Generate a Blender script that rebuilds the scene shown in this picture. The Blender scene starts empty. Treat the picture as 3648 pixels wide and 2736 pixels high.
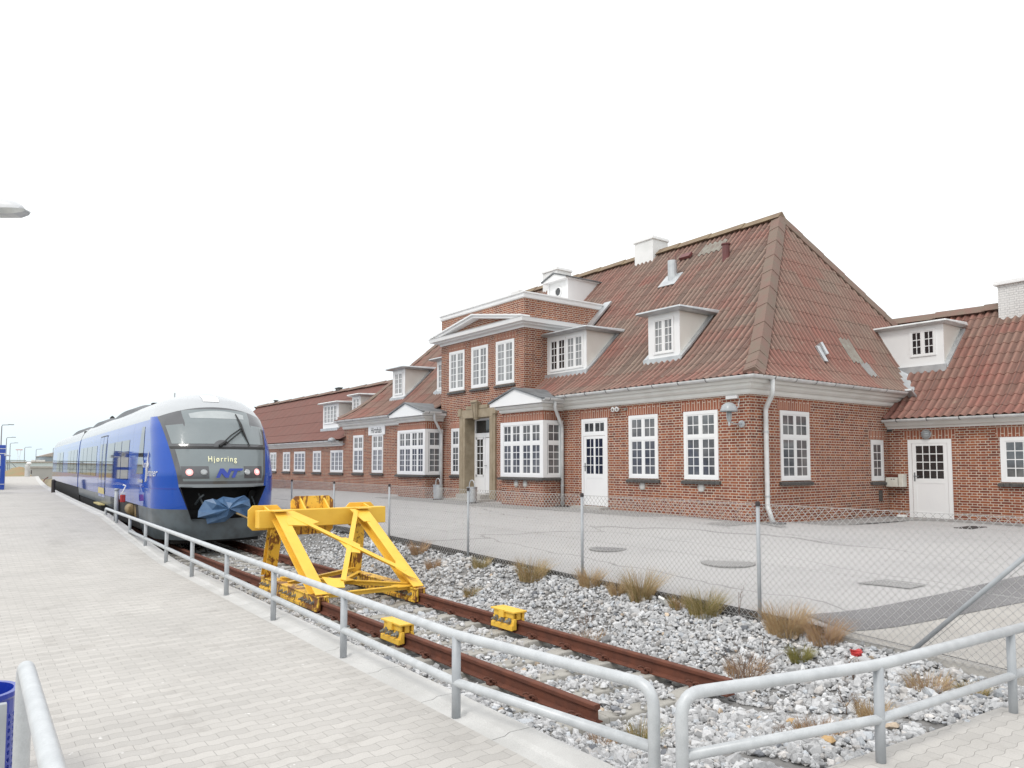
import bpy, math, random
import numpy as np
from mathutils import Vector, Matrix
random.seed(7); RNG = np.random.default_rng(11)
PI = math.pi
COL = bpy.context.scene.collection
OFF = {}

# ------------------------------------------------------------------ helpers
class MB:
    def __init__(s):
        s.v = []; s.f = []; s.m = []; s.uv = []
    def face(s, pts, mi=0, uv=None):
        n = len(s.v); s.v += [tuple(p) for p in pts]
        s.f.append(tuple(range(n, n + len(pts)))); s.m.append(mi); s.uv.append(uv)
    def mesh(s, verts, faces, mi=0, uvs=None):
        n = len(s.v); s.v += [tuple(p) for p in verts]
        for k, f in enumerate(faces):
            s.f.append(tuple(i + n for i in f)); s.m.append(mi)
            s.uv.append([uvs[i] for i in f] if uvs is not None else None)
    def hexa(s, p, mi=0):
        s.mesh(p, [(0,3,2,1),(4,5,6,7),(0,1,5,4),(1,2,6,5),(2,3,7,6),(3,0,4,7)], mi)
    def box(s, x0, x1, y0, y1, z0, z1, mi=0):
        s.hexa([(x0,y0,z0),(x1,y0,z0),(x1,y1,z0),(x0,y1,z0),(x0,y0,z1),(x1,y0,z1),(x1,y1,z1),(x0,y1,z1)], mi)
    def obox(s, o, U, V, N, u0, u1, v0, v1, n0, n1, mi=0):
        o, U, V, N = map(Vector, (o, U, V, N))
        P = lambda a, b, c: o + U*a + V*b + N*c
        s.hexa([P(u0,v0,n0),P(u1,v0,n0),P(u1,v0,n1),P(u0,v0,n1),P(u0,v1,n0),P(u1,v1,n0),P(u1,v1,n1),P(u0,v1,n1)], mi)
    def beam(s, p, q, w, h, up=(0,0,1), mi=0):
        p, q, up = Vector(p), Vector(q), Vector(up)
        d = (q-p); L = d.length; d.normalize()
        sd = d.cross(up).normalized(); u = sd.cross(d).normalized()
        s.obox(p, d, sd, u, 0, L, -w/2, w/2, -h/2, h/2, mi)
    def prism(s, poly, vec, mi=0):
        vec = Vector(vec); a = [Vector(p) for p in poly]; n = len(a)
        b = [p+vec for p in a]
        s.mesh(a+b, [tuple(range(n))[::-1], tuple(range(n, 2*n))] + [(i, (i+1) % n, n+(i+1) % n, n+i) for i in range(n)], mi)
    def tube(s, path, r, n=10, mi=0, cap=True):
        path = [Vector(p) for p in path]; k = len(path)
        rs = r if isinstance(r, (list, tuple)) else [r]*k
        vs = []; T0 = None; U = None
        for i, p in enumerate(path):
            t = (path[min(i+1, k-1)] - path[max(i-1, 0)]).normalized()
            if U is None:
                a = Vector((0,0,1)) if abs(t.z) < .9 else Vector((1,0,0))
                U = t.cross(a).normalized()
            else:
                U = (U - t*U.dot(t)).normalized()
            W = t.cross(U)
            vs += [p + (U*math.cos(2*PI*j/n) + W*math.sin(2*PI*j/n))*rs[i] for j in range(n)]
        fs = [(i*n+j, i*n+(j+1) % n, (i+1)*n+(j+1) % n, (i+1)*n+j) for i in range(k-1) for j in range(n)]
        if cap: fs += [tuple(range(n))[::-1], tuple((k-1)*n+j for j in range(n))]
        s.mesh(vs, fs, mi)
    def lathe(s, prof, c, n=24, axis=(0,0,1), mi=0):
        ax = Vector(axis).normalized(); a = Vector((1,0,0)) if abs(ax.x) < .9 else Vector((0,1,0))
        U = ax.cross(a).normalized(); W = ax.cross(U); c = Vector(c); k = len(prof)
        vs = [c + ax*z + (U*math.cos(2*PI*j/n)+W*math.sin(2*PI*j/n))*r for r, z in prof for j in range(n)]
        s.mesh(vs, [(i*n+j, i*n+(j+1) % n, (i+1)*n+(j+1) % n, (i+1)*n+j) for i in range(k-1) for j in range(n)]
               + [tuple(range(n))[::-1], tuple((k-1)*n+j for j in range(n))], mi)
    def grid(s, rows, mi=0, uvrows=None):
        h = len(rows); w = len(rows[0])
        vs = [p for r in rows for p in r]
        uv = [p for r in uvrows for p in r] if uvrows else None
        s.mesh(vs, [(i*w+j, i*w+j+1, (i+1)*w+j+1, (i+1)*w+j) for i in range(h-1) for j in range(w-1)], mi, uv)
    def sweep(s, path, prof, mi=0, close_prof=True):
        """path: 2-D points (x, y); prof: (outward, z) points; outward is to the right of the walking direction"""
        P = [Vector((p[0], p[1])) for p in path]; rows = []
        for i, p in enumerate(P):
            ns = []
            if i > 0: d = (P[i]-P[i-1]).normalized(); ns.append(Vector((d.y, -d.x)))
            if i < len(P)-1: d = (P[i+1]-P[i]).normalized(); ns.append(Vector((d.y, -d.x)))
            n = sum(ns, Vector((0,0))); n = n/ n.dot(ns[0])
            rows.append([(p.x+n.x*o, p.y+n.y*o, z) for o, z in prof] + ([(p.x+n.x*prof[0][0], p.y+n.y*prof[0][0], prof[0][1])] if close_prof else []))
        s.grid(rows, mi)
        if close_prof:
            s.face(rows[0][:-1], mi); s.face(rows[-1][:-1][::-1], mi)
    def build(s, name, mats, parent=None, smooth=False, bevel=0, loc=None):
        me = bpy.data.meshes.new(name)
        off = OFF.get(parent.name, Vector((0,0,0))) if parent else Vector(loc) if loc else Vector((0,0,0))
        V = np.array(s.v, dtype=np.float64).reshape(-1, 3)
        L = V - np.array(off)
        me.from_pydata(L.tolist(), [], s.f)
        if not isinstance(mats, (list, tuple)): mats = [mats]
        for m in mats: me.materials.append(m)
        if len(mats) > 1: me.polygons.foreach_set('material_index', np.array(s.m, dtype=np.int32))
        me.update()
        uvl = me.uv_layers.new(name='UVMap')
        nl = len(me.loops); vi = np.empty(nl, dtype=np.int32); me.loops.foreach_get('vertex_index', vi)
        np_ = len(me.polygons); nor = np.empty(np_*3); me.polygons.foreach_get('normal', nor); nor = np.abs(nor.reshape(-1, 3))
        tot = np.empty(np_, dtype=np.int32); me.polygons.foreach_get('loop_total', tot)
        ln = np.repeat(nor, tot, axis=0); W = V[vi]
        ax = np.argmax(ln, axis=1)
        U = np.where((ax == 0)[:, None], W[:, [1, 2]], np.where((ax == 1)[:, None], W[:, [0, 2]], W[:, [0, 1]]))
        if any(u is not None for u in s.uv):
            k = 0
            for f, u in zip(s.f, s.uv):
                if u is not None: U[k:k+len(f)] = u
                k += len(f)
        uvl.data.foreach_set('uv', U.astype(np.float32).ravel())
        if smooth: me.polygons.foreach_set('use_smooth', np.ones(np_, dtype=bool))
        o = bpy.data.objects.new(name, me); COL.objects.link(o)
        if parent: o.parent = parent
        elif loc: o.location = loc
        OFF[o.name] = off
        if bevel:
            b = o.modifiers.new('bevel', 'BEVEL'); b.width = bevel; b.segments = 2; b.limit_method = 'ANGLE'; b.angle_limit = 0.7
            b.harden_normals = False
        return o

def tag(o, label=None, cat=None, group=None, kind=None):
    if label: o['label'] = label
    if cat: o['category'] = cat
    if group: o['group'] = group
    if kind: o['kind'] = kind
    return o

def thing(name, label, cat, loc, group=None):
    o = bpy.data.objects.new(name, None); COL.objects.link(o); o.location = loc; o.empty_display_size = .1
    OFF[o.name] = Vector(loc)
    return tag(o, label, cat, group)

def dup(root, loc, label, group=None):
    def cp(o, par):
        c = o.copy(); COL.objects.link(c)
        if par: c.parent = par
        for ch in o.children: cp(ch, c)
        return c
    r = cp(root, None); r.location = loc; r['label'] = label; OFF[r.name] = Vector(loc)
    if group: r['group'] = group
    return r

# ------------------------------------------------------------------ materials
def nmat(name):
    m = bpy.data.materials.new(name); m.use_nodes = True
    nt = m.node_tree; b = nt.nodes['Principled BSDF']
    return m, nt, b
def N(nt, t, **kw):
    n = nt.nodes.new(t)
    for k, v in kw.items():
        if k in n.inputs: n.inputs[k].default_value = v
        else: setattr(n, k, v)
    return n
def ramp(nt, fac, stops):
    r = nt.nodes.new('ShaderNodeValToRGB'); e = r.color_ramp.elements
    while len(e) < len(stops): e.new(.5)
    for q, (p, c) in zip(e, stops): q.position = p; q.color = (*c, 1) if len(c) == 3 else c
    nt.links.new(fac, r.inputs[0]); return r.outputs[0]
def mix(nt, fac, a, b, mode='MIX'):
    n = nt.nodes.new('ShaderNodeMix'); n.data_type = 'RGBA'; n.blend_type = mode
    for i, x in ((0, fac), (6, a), (7, b)):
        if isinstance(x, (int, float)): n.inputs[i].default_value = x
        elif isinstance(x, tuple): n.inputs[i].default_value = (*x, 1) if len(x) == 3 else x
        else: nt.links.new(x, n.inputs[i])
    return n.outputs[2]
def noise(nt, scale, detail=4, vec=None, rough=.55, coord='Object'):
    n = N(nt, 'ShaderNodeTexNoise', Scale=scale, Detail=detail, Roughness=rough)
    if vec is None:
        tc = nt.nodes.new('ShaderNodeTexCoord'); vec = tc.outputs[coord]
    nt.links.new(vec, n.inputs['Vector']); return n.outputs['Fac']
def bump(nt, b, h, strength=.3, dist=.01):
    n = N(nt, 'ShaderNodeBump', Strength=strength, Distance=dist); nt.links.new(h, n.inputs['Height'])
    nt.links.new(n.outputs[0], b.inputs['Normal'])
def paint(name, c1, c2=None, rough=.5, metal=0, scale=3, bmp=0, fine=0, coat=0, ior=1.5, lo=.35, hi=.65):
    m, nt, b = nmat(name)
    c2 = c2 or tuple(x*.88 for x in c1)
    f = noise(nt, scale, 6)
    c = ramp(nt, f, [(lo, c1), (hi, c2)])
    if fine:
        g = noise(nt, 140, 2); c = mix(nt, fine, c, ramp(nt, g, [(.3, (.2,.2,.2)), (.7, (1,1,1))]), 'MULTIPLY')
    nt.links.new(c, b.inputs['Base Color'])
    b.inputs['Roughness'].default_value = rough; b.inputs['Metallic'].default_value = metal
    b.inputs['Coat Weight'].default_value = coat; b.inputs['Coat Roughness'].default_value = .03; b.inputs['IOR'].default_value = ior
    if bmp: bump(nt, b, noise(nt, 60, 3), bmp)
    return m

def brick(name, cols, mortar, rw=.24, rh=.0667, soldier=False):
    m, nt, b = nmat(name)
    uv = nt.nodes.new('ShaderNodeUVMap'); mp = nt.nodes.new('ShaderNodeMapping'); nt.links.new(uv.outputs[0], mp.inputs[0])
    if soldier: mp.inputs['Rotation'].default_value = (0, 0, PI/2)
    # a little wander so joints are not ruler straight
    wv = N(nt, 'ShaderNodeTexNoise', Scale=9., Detail=2.); nt.links.new(mp.outputs[0], wv.inputs['Vector'])
    sb = N(nt, 'ShaderNodeVectorMath', operation='MULTIPLY_ADD'); nt.links.new(wv.outputs['Color'], sb.inputs[0])
    sb.inputs[1].default_value = (.016, .012, 0); nt.links.new(mp.outputs[0], sb.inputs[2])
    t = N(nt, 'ShaderNodeTexBrick', Scale=1., **{'Mortar Size': .0092, 'Mortar Smooth': .15, 'Brick Width': rw, 'Row Height': rh, 'Bias': 0.})
    t.offset = .5; t.offset_frequency = 2; t.squash = .5 if not soldier else 1; t.squash_frequency = 2
    t.inputs['Color1'].default_value = (0,0,0,1); t.inputs['Color2'].default_value = (1,1,1,1); t.inputs['Mortar'].default_value = (.5,.5,.5,1)
    nt.links.new(sb.outputs[0], t.inputs['Vector'])
    big = noise(nt, 1.1, 5)
    f = N(nt, 'ShaderNodeMath', operation='MULTIPLY_ADD'); nt.links.new(t.outputs['Color'], f.inputs[0]); f.inputs[1].default_value = .75
    g = N(nt, 'ShaderNodeMath', operation='MULTIPLY_ADD'); nt.links.new(big, g.inputs[0]); g.inputs[1].default_value = .7; g.inputs[2].default_value = -.25
    nt.links.new(g.outputs[0], f.inputs[2])
    n = len(cols); c = ramp(nt, f.outputs[0], [(i/(n-1), x) for i, x in enumerate(cols)])
    gr = noise(nt, 55, 3); c = mix(nt, .45, c, ramp(nt, gr, [(.25, (.45,.45,.45)), (.7, (1.15,1.12,1.1))]), 'MULTIPLY')
    mo = ramp(nt, noise(nt, 2.3, 4), [(.3, tuple(x*.72 for x in mortar)), (.7, mortar)])
    c = mix(nt, t.outputs['Fac'], c, mo)
    # faint rising damp / dirt patches
    c = mix(nt, ramp(nt, noise(nt, .55, 5), [(.5, (0,0,0)), (.8, (.3,.3,.3))]), c, (.17,.115,.095))
    nt.links.new(c, b.inputs['Base Color']); b.inputs['Roughness'].default_value = .88
    iv = N(nt, 'ShaderNodeMath', operation='SUBTRACT'); iv.inputs[0].default_value = 1.; nt.links.new(t.outputs['Fac'], iv.inputs[1])
    bump(nt, b, iv.outputs[0], .6, .006)
    return m

M = {}
BR = [(.125,.038,.026), (.195,.050,.029), (.255,.068,.034), (.32,.100,.043), (.21,.056,.036)]
M['brick'] = brick('brick_wall', BR, (.58,.495,.40))
M['soldier'] = brick('soldier_course', [(.24,.070,.042),(.36,.125,.068),(.29,.09,.052)], (.70,.58,.48), rw=.5, rh=.082, soldier=True)
M['white'] = paint('white_paint', (.80,.80,.80), (.76,.76,.765), .35, scale=1.2)
M['offwhite'] = paint('cream_board', (.70,.675,.63), (.65,.625,.58), .6, scale=1.5)
M['cornice'] = paint('grey_white_board', (.74,.735,.71), (.67,.66,.63), .55, scale=1.8)
M['zinc'] = paint('zinc', (.58,.60,.61), (.45,.47,.49), .42, .55, scale=3.5, bmp=.05)
M['gutter'] = paint('grey_gutter', (.70,.71,.71), (.56,.57,.57), .38, 0, scale=4)
M['lead'] = paint('lead_grey', (.20,.21,.22), (.13,.135,.14), .6, .2, scale=3)
M['stone'] = paint('sandstone', (.40,.33,.235), (.31,.25,.17), .85, scale=4, bmp=.15, fine=.3)
M['slate'] = paint('dark_sill_tile', (.10,.095,.09), (.055,.052,.05), .55, scale=14)
M['white_brick'] = brick('white_brick', [(.70,.70,.70),(.76,.76,.755),(.72,.72,.71)], (.62,.62,.62))
M['white_render'] = paint('white_render', (.76,.76,.76), (.68,.685,.68), .7, scale=2)
def glass_dark(name, c1, c2, sc=1.1):
    m = paint(name, c1, c2, .05, scale=sc, ior=1.75); return m
M['pane'] = glass_dark('window_glass', (.055,.06,.07), (.17,.175,.18), 1.7)
def curtain_pane():
    m, nt, b = nmat('window_glass_curtain'); tc = nt.nodes.new('ShaderNodeTexCoord'); sx = nt.nodes.new('ShaderNodeSeparateXYZ'); nt.links.new(tc.outputs['Object'], sx.inputs[0])
    ad = N(nt, 'ShaderNodeMath', operation='ADD'); nt.links.new(sx.outputs[0], ad.inputs[0]); nt.links.new(sx.outputs[1], ad.inputs[1])
    cb = nt.nodes.new('ShaderNodeCombineXYZ'); nt.links.new(ad.outputs[0], cb.inputs[0]); w = N(nt, 'ShaderNodeTexNoise', Scale=11., Detail=2.); nt.links.new(cb.outputs[0], w.inputs['Vector'])
    c = ramp(nt, w.outputs['Fac'], [(.36, (.10,.105,.11)), (.5, (.27,.275,.28)), (.66, (.40,.40,.395))])
    c = mix(nt, .8, c, ramp(nt, noise(nt, .9, 3), [(.35, (.55,.56,.58)), (.65, (1,1,1))]), 'MULTIPLY')
    nt.links.new(c, b.inputs['Base Color']); b.inputs['Roughness'].default_value = .06; b.inputs['IOR'].default_value = 1.7; return m
M['pane_c'] = curtain_pane()
M['pane_d'] = glass_dark('window_glass_dark', (.012,.013,.016), (.035,.037,.04))
# corrugated roof sheets
def roofmat(name, base, tint, moss, u=1.05, v=.53, tr=1.):
    m, nt, b = nmat(name)
    uv = nt.nodes.new('ShaderNodeUVMap')
    t = N(nt, 'ShaderNodeTexBrick', Scale=1., **{'Mortar Size': .0, 'Brick Width': u, 'Row Height': v}); t.offset = .5
    t.inputs['Color1'].default_value = (0,0,0,1); t.inputs['Color2'].default_value = (1,1,1,1)
    nt.links.new(uv.outputs[0], t.inputs['Vector'])
    a = noise(nt, .5, 5); f = N(nt, 'ShaderNodeMath', operation='MULTIPLY_ADD'); nt.links.new(t.outputs['Color'], f.inputs[0]); f.inputs[1].default_value = .46
    g = N(nt, 'ShaderNodeMath', operation='MULTIPLY_ADD'); nt.links.new(a, g.inputs[0]); g.inputs[1].default_value = 1.5; g.inputs[2].default_value = -.47
    nt.links.new(g.outputs[0], f.inputs[2])
    c = ramp(nt, f.outputs[0], [(.1, base), (.45, tuple((x+y)/2 for x, y in zip(base, tint))), (.85, tint)])
    # streaks run down the slope
    mp = nt.nodes.new('ShaderNodeMapping'); mp.inputs['Scale'].default_value = (14, .9, 1); nt.links.new(uv.outputs[0], mp.inputs[0])
    st = N(nt, 'ShaderNodeTexNoise', Scale=1., Detail=6., Roughness=.7); nt.links.new(mp.outputs[0], st.inputs['Vector'])
    c = mix(nt, .55, c, ramp(nt, st.outputs['Fac'], [(.3, (.55,.55,.55)), (.62, (1.12,1.1,1.08))]), 'MULTIPLY')
    sp = noise(nt, 7, 8, rough=.75)
    c = mix(nt, ramp(nt, sp, [(.56, (0,0,0)), (.72, (.75,.75,.75))]), c, moss)
    # shade painted into the troughs with their dirt, light onto the crests
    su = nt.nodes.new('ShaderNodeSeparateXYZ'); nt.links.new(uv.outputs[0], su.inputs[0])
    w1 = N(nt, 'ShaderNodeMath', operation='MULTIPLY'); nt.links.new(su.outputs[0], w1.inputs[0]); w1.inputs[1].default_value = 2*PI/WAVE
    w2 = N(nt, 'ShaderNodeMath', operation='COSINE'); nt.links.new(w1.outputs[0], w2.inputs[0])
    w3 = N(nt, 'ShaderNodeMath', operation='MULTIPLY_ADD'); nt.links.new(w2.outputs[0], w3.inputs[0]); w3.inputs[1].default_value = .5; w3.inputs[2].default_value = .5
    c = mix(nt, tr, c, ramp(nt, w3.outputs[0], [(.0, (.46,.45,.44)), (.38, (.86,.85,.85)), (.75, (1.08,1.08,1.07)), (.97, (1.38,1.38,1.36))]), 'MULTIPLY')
    # side laps between sheets
    l1 = N(nt, 'ShaderNodeMath', operation='DIVIDE'); nt.links.new(su.outputs[0], l1.inputs[0]); l1.inputs[1].default_value = 1.
    l2 = N(nt, 'ShaderNodeMath', operation='FRACT'); nt.links.new(l1.outputs[0], l2.inputs[0])
    c = mix(nt, ramp(nt, l2.outputs[0], [(.0, (.6,.6,.6)), (.03, (.6,.6,.6)), (.045, (0,0,0))]), c, (.075,.045,.038))
    nt.links.new(c, b.inputs['Base Color']); b.inputs['Roughness'].default_value = .8
    return m
WAVE = .2
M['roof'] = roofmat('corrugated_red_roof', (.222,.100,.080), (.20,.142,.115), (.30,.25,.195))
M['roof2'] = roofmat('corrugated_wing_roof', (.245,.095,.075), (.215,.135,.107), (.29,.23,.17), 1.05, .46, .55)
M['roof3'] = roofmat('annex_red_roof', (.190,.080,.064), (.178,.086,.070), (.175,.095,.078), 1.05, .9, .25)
M['ridge'] = paint('ridge_cap', (.225,.135,.11), (.20,.155,.12), .85, scale=2.5, fine=.25)
M['ridge_moss'] = paint('mossy_ridge_cap', (.28,.215,.135), (.22,.155,.11), .9, scale=3, fine=.3)
M['vent_red'] = paint('red_vent', (.16,.045,.045), (.12,.04,.04), .5)
M['ghost'] = paint('pale_sheet', (.27,.26,.225), (.21,.175,.15), .75, scale=6)
# ground materials
def pavers():
    m, nt, b = nmat('wave_pavers')
    tc = nt.nodes.new('ShaderNodeTexCoord'); sx = nt.nodes.new('ShaderNodeSeparateXYZ'); nt.links.new(tc.outputs['Object'], sx.inputs[0])
    def mth(op, a, b_=None, c_=None):
        n = N(nt, 'ShaderNodeMath', operation=op)
        for i, x in enumerate((a, b_, c_)):
            if x is None: continue
            if isinstance(x, (int, float)): n.inputs[i].default_value = x
            else: nt.links.new(x, n.inputs[i])
        return n.outputs[0]
    x, y = sx.outputs[0], sx.outputs[1]
    w = mth('SINE', mth('MULTIPLY', x, 2*PI/.205))
    yy = mth('MULTIPLY_ADD', w, .0115, y)
    cb = nt.nodes.new('ShaderNodeCombineXYZ'); nt.links.new(x, cb.inputs[0]); nt.links.new(yy, cb.inputs[1])
    t = N(nt, 'ShaderNodeTexBrick', Scale=1., **{'Mortar Size': .0017, 'Mortar Smooth': .1, 'Brick Width': .205, 'Row Height': .105}); t.offset = .5
    t.inputs['Color1'].default_value = (0,0,0,1); t.inputs['Color2'].default_value = (1,1,1,1)
    nt.links.new(cb.outputs[0], t.inputs['Vector'])
    par = mth('MULTIPLY', mth('PINGPONG', mth('FLOOR', mth('DIVIDE', yy, .105)), 1.), .75)  # alternate rows toned, the shade of their slanted faces put into the colour
    f = mth('MULTIPLY_ADD', t.outputs['Color'], .5, mth('MULTIPLY', par, .5))
    c = ramp(nt, f, [(0, (.445,.428,.405)), (1, (.53,.51,.482))])
    c = mix(nt, .7, c, ramp(nt, noise(nt, .8, 5), [(.35, (.86,.86,.86)), (.65, (1.02,1.02,1.02))]), 'MULTIPLY')
    c = mix(nt, .5, c, ramp(nt, noise(nt, 90, 3), [(.3, (.8,.8,.8)), (.7, (1.06,1.06,1.06))]), 'MULTIPLY')
    c = mix(nt, .8, c, ramp(nt, noise(nt, 2.4, 7, rough=.7), [(.30, (.80,.79,.78)), (.46, (1,1,1))]), 'MULTIPLY')
    sp = noise(nt, 11, 2); c = mix(nt, ramp(nt, sp, [(.73, (0,0,0)), (.755, (.8,.8,.8))]), c, (.66,.65,.63))
    c = mix(nt, t.outputs['Fac'], c, (.24,.23,.215))
    nt.links.new(c, b.inputs['Base Color']); b.inputs['Roughness'].default_value = .85
    iv = mth('SUBTRACT', 1., t.outputs['Fac']); bump(nt, b, iv, .5, .004)
    return m
M['pavers'] = pavers()
M['kerb'] = paint('kerb_concrete', (.60,.595,.58), (.50,.495,.48), .8, scale=2.2, fine=.25)
def asphalt(name, a, c_, crack=(.12,.115,.11), cr=.5):
    m, nt, b = nmat(name)
    c = ramp(nt, noise(nt, .35, 6), [(.3, a), (.7, c_)])
    c = mix(nt, .7, c, ramp(nt, noise(nt, 1.3, 8, rough=.7), [(.32, (.86,.86,.86)), (.48, (1,1,1))]), 'MULTIPLY')
    c = mix(nt, .35, c, ramp(nt, noise(nt, 160, 2), [(.3, (.62,.62,.62)), (.7, (1.1,1.1,1.1))]), 'MULTIPLY')
    tc = nt.nodes.new('ShaderNodeTexCoord')
    wn = N(nt, 'ShaderNodeTexNoise', Scale=.7, Detail=4.); nt.links.new(tc.outputs['Object'], wn.inputs['Vector'])
    ad = N(nt, 'ShaderNodeVectorMath', operation='MULTIPLY_ADD'); nt.links.new(wn.outputs['Color'], ad.inputs[0]); ad.inputs[1].default_value = (1.1,1.1,0)
    nt.links.new(tc.outputs['Object'], ad.inputs[2])
    mp = nt.nodes.new('ShaderNodeMapping'); mp.inputs['Scale'].default_value = (.42,.085,1); nt.links.new(ad.outputs[0], mp.inputs[0])
    vo = N(nt, 'ShaderNodeTexVoronoi', Scale=1.); vo.feature = 'DISTANCE_TO_EDGE'; nt.links.new(mp.outputs[0], vo.inputs['Vector'])
    c = mix(nt, ramp(nt, vo.outputs['Distance'], [(.002, (cr,cr,cr)), (.0075, (0,0,0))]), c, crack)
    nt.links.new(c, b.inputs['Base Color']); b.inputs['Roughness'].default_value = .9
    return m
M['yard'] = asphalt('pale_asphalt', (.44,.43,.425), (.385,.375,.375), cr=.6)
M['patch'] = paint('darker_asphalt', (.25,.245,.25), (.205,.20,.205), .9, scale=1.5, fine=.5)
M['patch2'] = paint('grey_asphalt_patch', (.36,.355,.35), (.31,.305,.30), .9, scale=1.5, fine=.5)
M['concrete'] = paint('pale_concrete', (.48,.46,.43), (.41,.39,.365), .9, scale=1.4, fine=.3)
M['soil'] = paint('ballast_dust', (.23,.225,.22), (.15,.145,.14), .95, scale=9, bmp=.4)
M['edge'] = paint('dark_retaining_edge', (.085,.082,.08), (.045,.043,.042), .95, scale=6)
M['far'] = paint('dune_grass_ground', (.235,.20,.125), (.30,.255,.17), .95, scale=.25)
def stonemat():
    m, nt, b = nmat('ballast_stone')
    at = nt.nodes.new('ShaderNodeAttribute'); at.attribute_name = 'tone'
    c = mix(nt, .6, at.outputs['Color'], ramp(nt, noise(nt, 45, 4), [(.3, (.66,.66,.67)), (.7, (1.12,1.12,1.1))]), 'MULTIPLY')
    nt.links.new(c, b.inputs['Base Color']); b.inputs['Roughness'].default_value = .8
    return m
M['stones'] = stonemat()
M['sleeper'] = paint('sleeper_concrete', (.42,.405,.37), (.34,.325,.295), .9, scale=5, fine=.3)
M['rust'] = paint('rusty_rail', (.145,.047,.025), (.10,.034,.020), .8, scale=7, bmp=.15)
M['rust_dark'] = paint('dark_rust', (.09,.035,.022), (.14,.05,.03), .85, scale=20)
M['galv'] = paint('galvanised_pipe', (.56,.58,.595), (.47,.49,.505), .42, .1, scale=9, bmp=.04, fine=.12)
M['galv_post'] = paint('galvanised_post', (.40,.42,.44), (.33,.35,.37), .5, .1, scale=6)
M['wire'] = paint('fence_wire', (.50,.50,.50), (.40,.39,.38), .45, .3, scale=30)
M['cap'] = paint('dark_cap', (.035,.03,.03), (.05,.04,.04), .7)
def yellow(name, k):
    m, nt, b = nmat(name)
    c = ramp(nt, noise(nt, 2.2, 4), [(.3, (.83,.53,.07)), (.7, (.79,.47,.05))])
    g = noise(nt, 4, 5)
    c = mix(nt, ramp(nt, g, [(.50, (0,0,0)), (.8, (.20+k,.20+k,.20+k))]), c, (.50,.20,.025))
    # streaks of rust that run down from chips, and open rust along worn patches
    mp = nt.nodes.new('ShaderNodeMapping'); tc = nt.nodes.new('ShaderNodeTexCoord'); mp.inputs['Scale'].default_value = (22, 22, 3.2)
    nt.links.new(tc.outputs['Object'], mp.inputs[0])
    f = noise(nt, 1., 5, mp.outputs[0], .6); h = noise(nt, 3.1, 3)
    fm = N(nt, 'ShaderNodeMath', operation='MULTIPLY_ADD'); nt.links.new(h, fm.inputs[0]); fm.inputs[1].default_value = .9; nt.links.new(f, fm.inputs[2])
    c = mix(nt, ramp(nt, fm.outputs[0], [(1.12-k, (0,0,0)), (1.18-k, (.9,.9,.9))]), c, (.16,.050,.018))
    p = noise(nt, 6.5, 9, None, .78)
    c = mix(nt, ramp(nt, p, [(.64-k*.75, (0,0,0)), (.74-k*.75, (.92,.92,.92))]), c, (.15,.05,.02))
    nt.links.new(c, b.inputs['Base Color']); b.inputs['Roughness'].default_value = .5
    return m
M['yellow'] = yellow('yellow_paint_rust', .0)
M['yellow_rusty'] = yellow('yellow_paint_very_rusty', .15)
M['bolt'] = paint('steel_bolt', (.36,.37,.36), (.22,.22,.21), .4, .7, scale=30)
# ------------------------------------------------------------------ camera, sky, sun
sc = bpy.context.scene
cam = bpy.data.cameras.new('camera'); camo = bpy.data.objects.new('camera', cam); COL.objects.link(camo)
camo.location = (0, 0, 2.0); camo.rotation_euler = (math.radians(90+3.54), 0, math.radians(-36.7))
cam.sensor_width = 36; cam.lens = 36*2650/3648; cam.shift_y = 121/3648; cam.clip_start = .05; cam.clip_end = 3000
sc.camera = camo
W = bpy.data.worlds.new('World'); sc.world = W; W.use_nodes = True
nt = W.node_tree; bg = nt.nodes['Background']
SUN_EL, SUN_AZ = 52, 258          # azimuth: clockwise from +Y
sky = nt.nodes.new('ShaderNodeTexSky'); sky.sky_type = 'NISHITA'; sky.sun_disc = False
sky.sun_elevation = math.radians(SUN_EL); sky.sun_rotation = math.radians(SUN_AZ); sky.air_density = 1.; sky.dust_density = 4.
tc = nt.nodes.new('ShaderNodeTexCoord'); sx = nt.nodes.new('ShaderNodeSeparateXYZ'); nt.links.new(tc.outputs['Generated'], sx.inputs[0])
cl = ramp(nt, sx.outputs[2], [(0., (7.6, 8.9, 9.6)), (.06, (9.0, 10.0, 10.4)), (.2, (11.4, 11.7, 11.8)), (1., (13.6, 13.6, 13.6))])
skm = mix(nt, .90, sky.outputs[0], cl)      # a thin high overcast in front of the blue
nt.links.new(skm, bg.inputs[0]); bg.inputs[1].default_value = .1
sl = bpy.data.lights.new('sun', 'SUN'); so = bpy.data.objects.new('sun', sl); COL.objects.link(so)
sl.energy = 1.0; sl.angle = math.radians(14); sl.color = (1, .97, .92)
d = Vector((math.sin(math.radians(SUN_AZ))*math.cos(math.radians(SUN_EL)), math.cos(math.radians(SUN_AZ))*math.cos(math.radians(SUN_EL)), math.sin(math.radians(SUN_EL))))
so.rotation_euler = d.to_track_quat('Z', 'Y').to_euler()
vs = sc.view_settings; vs.view_transform = 'Standard'; vs.look = 'None'; vs.gamma = 1; vs.exposure = .27; vs.use_curve_mapping = False
sc.cycles.max_bounces = 6; sc.cycles.diffuse_bounces = 3; sc.cycles.glossy_bounces = 4; sc.cycles.use_denoising = True

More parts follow.
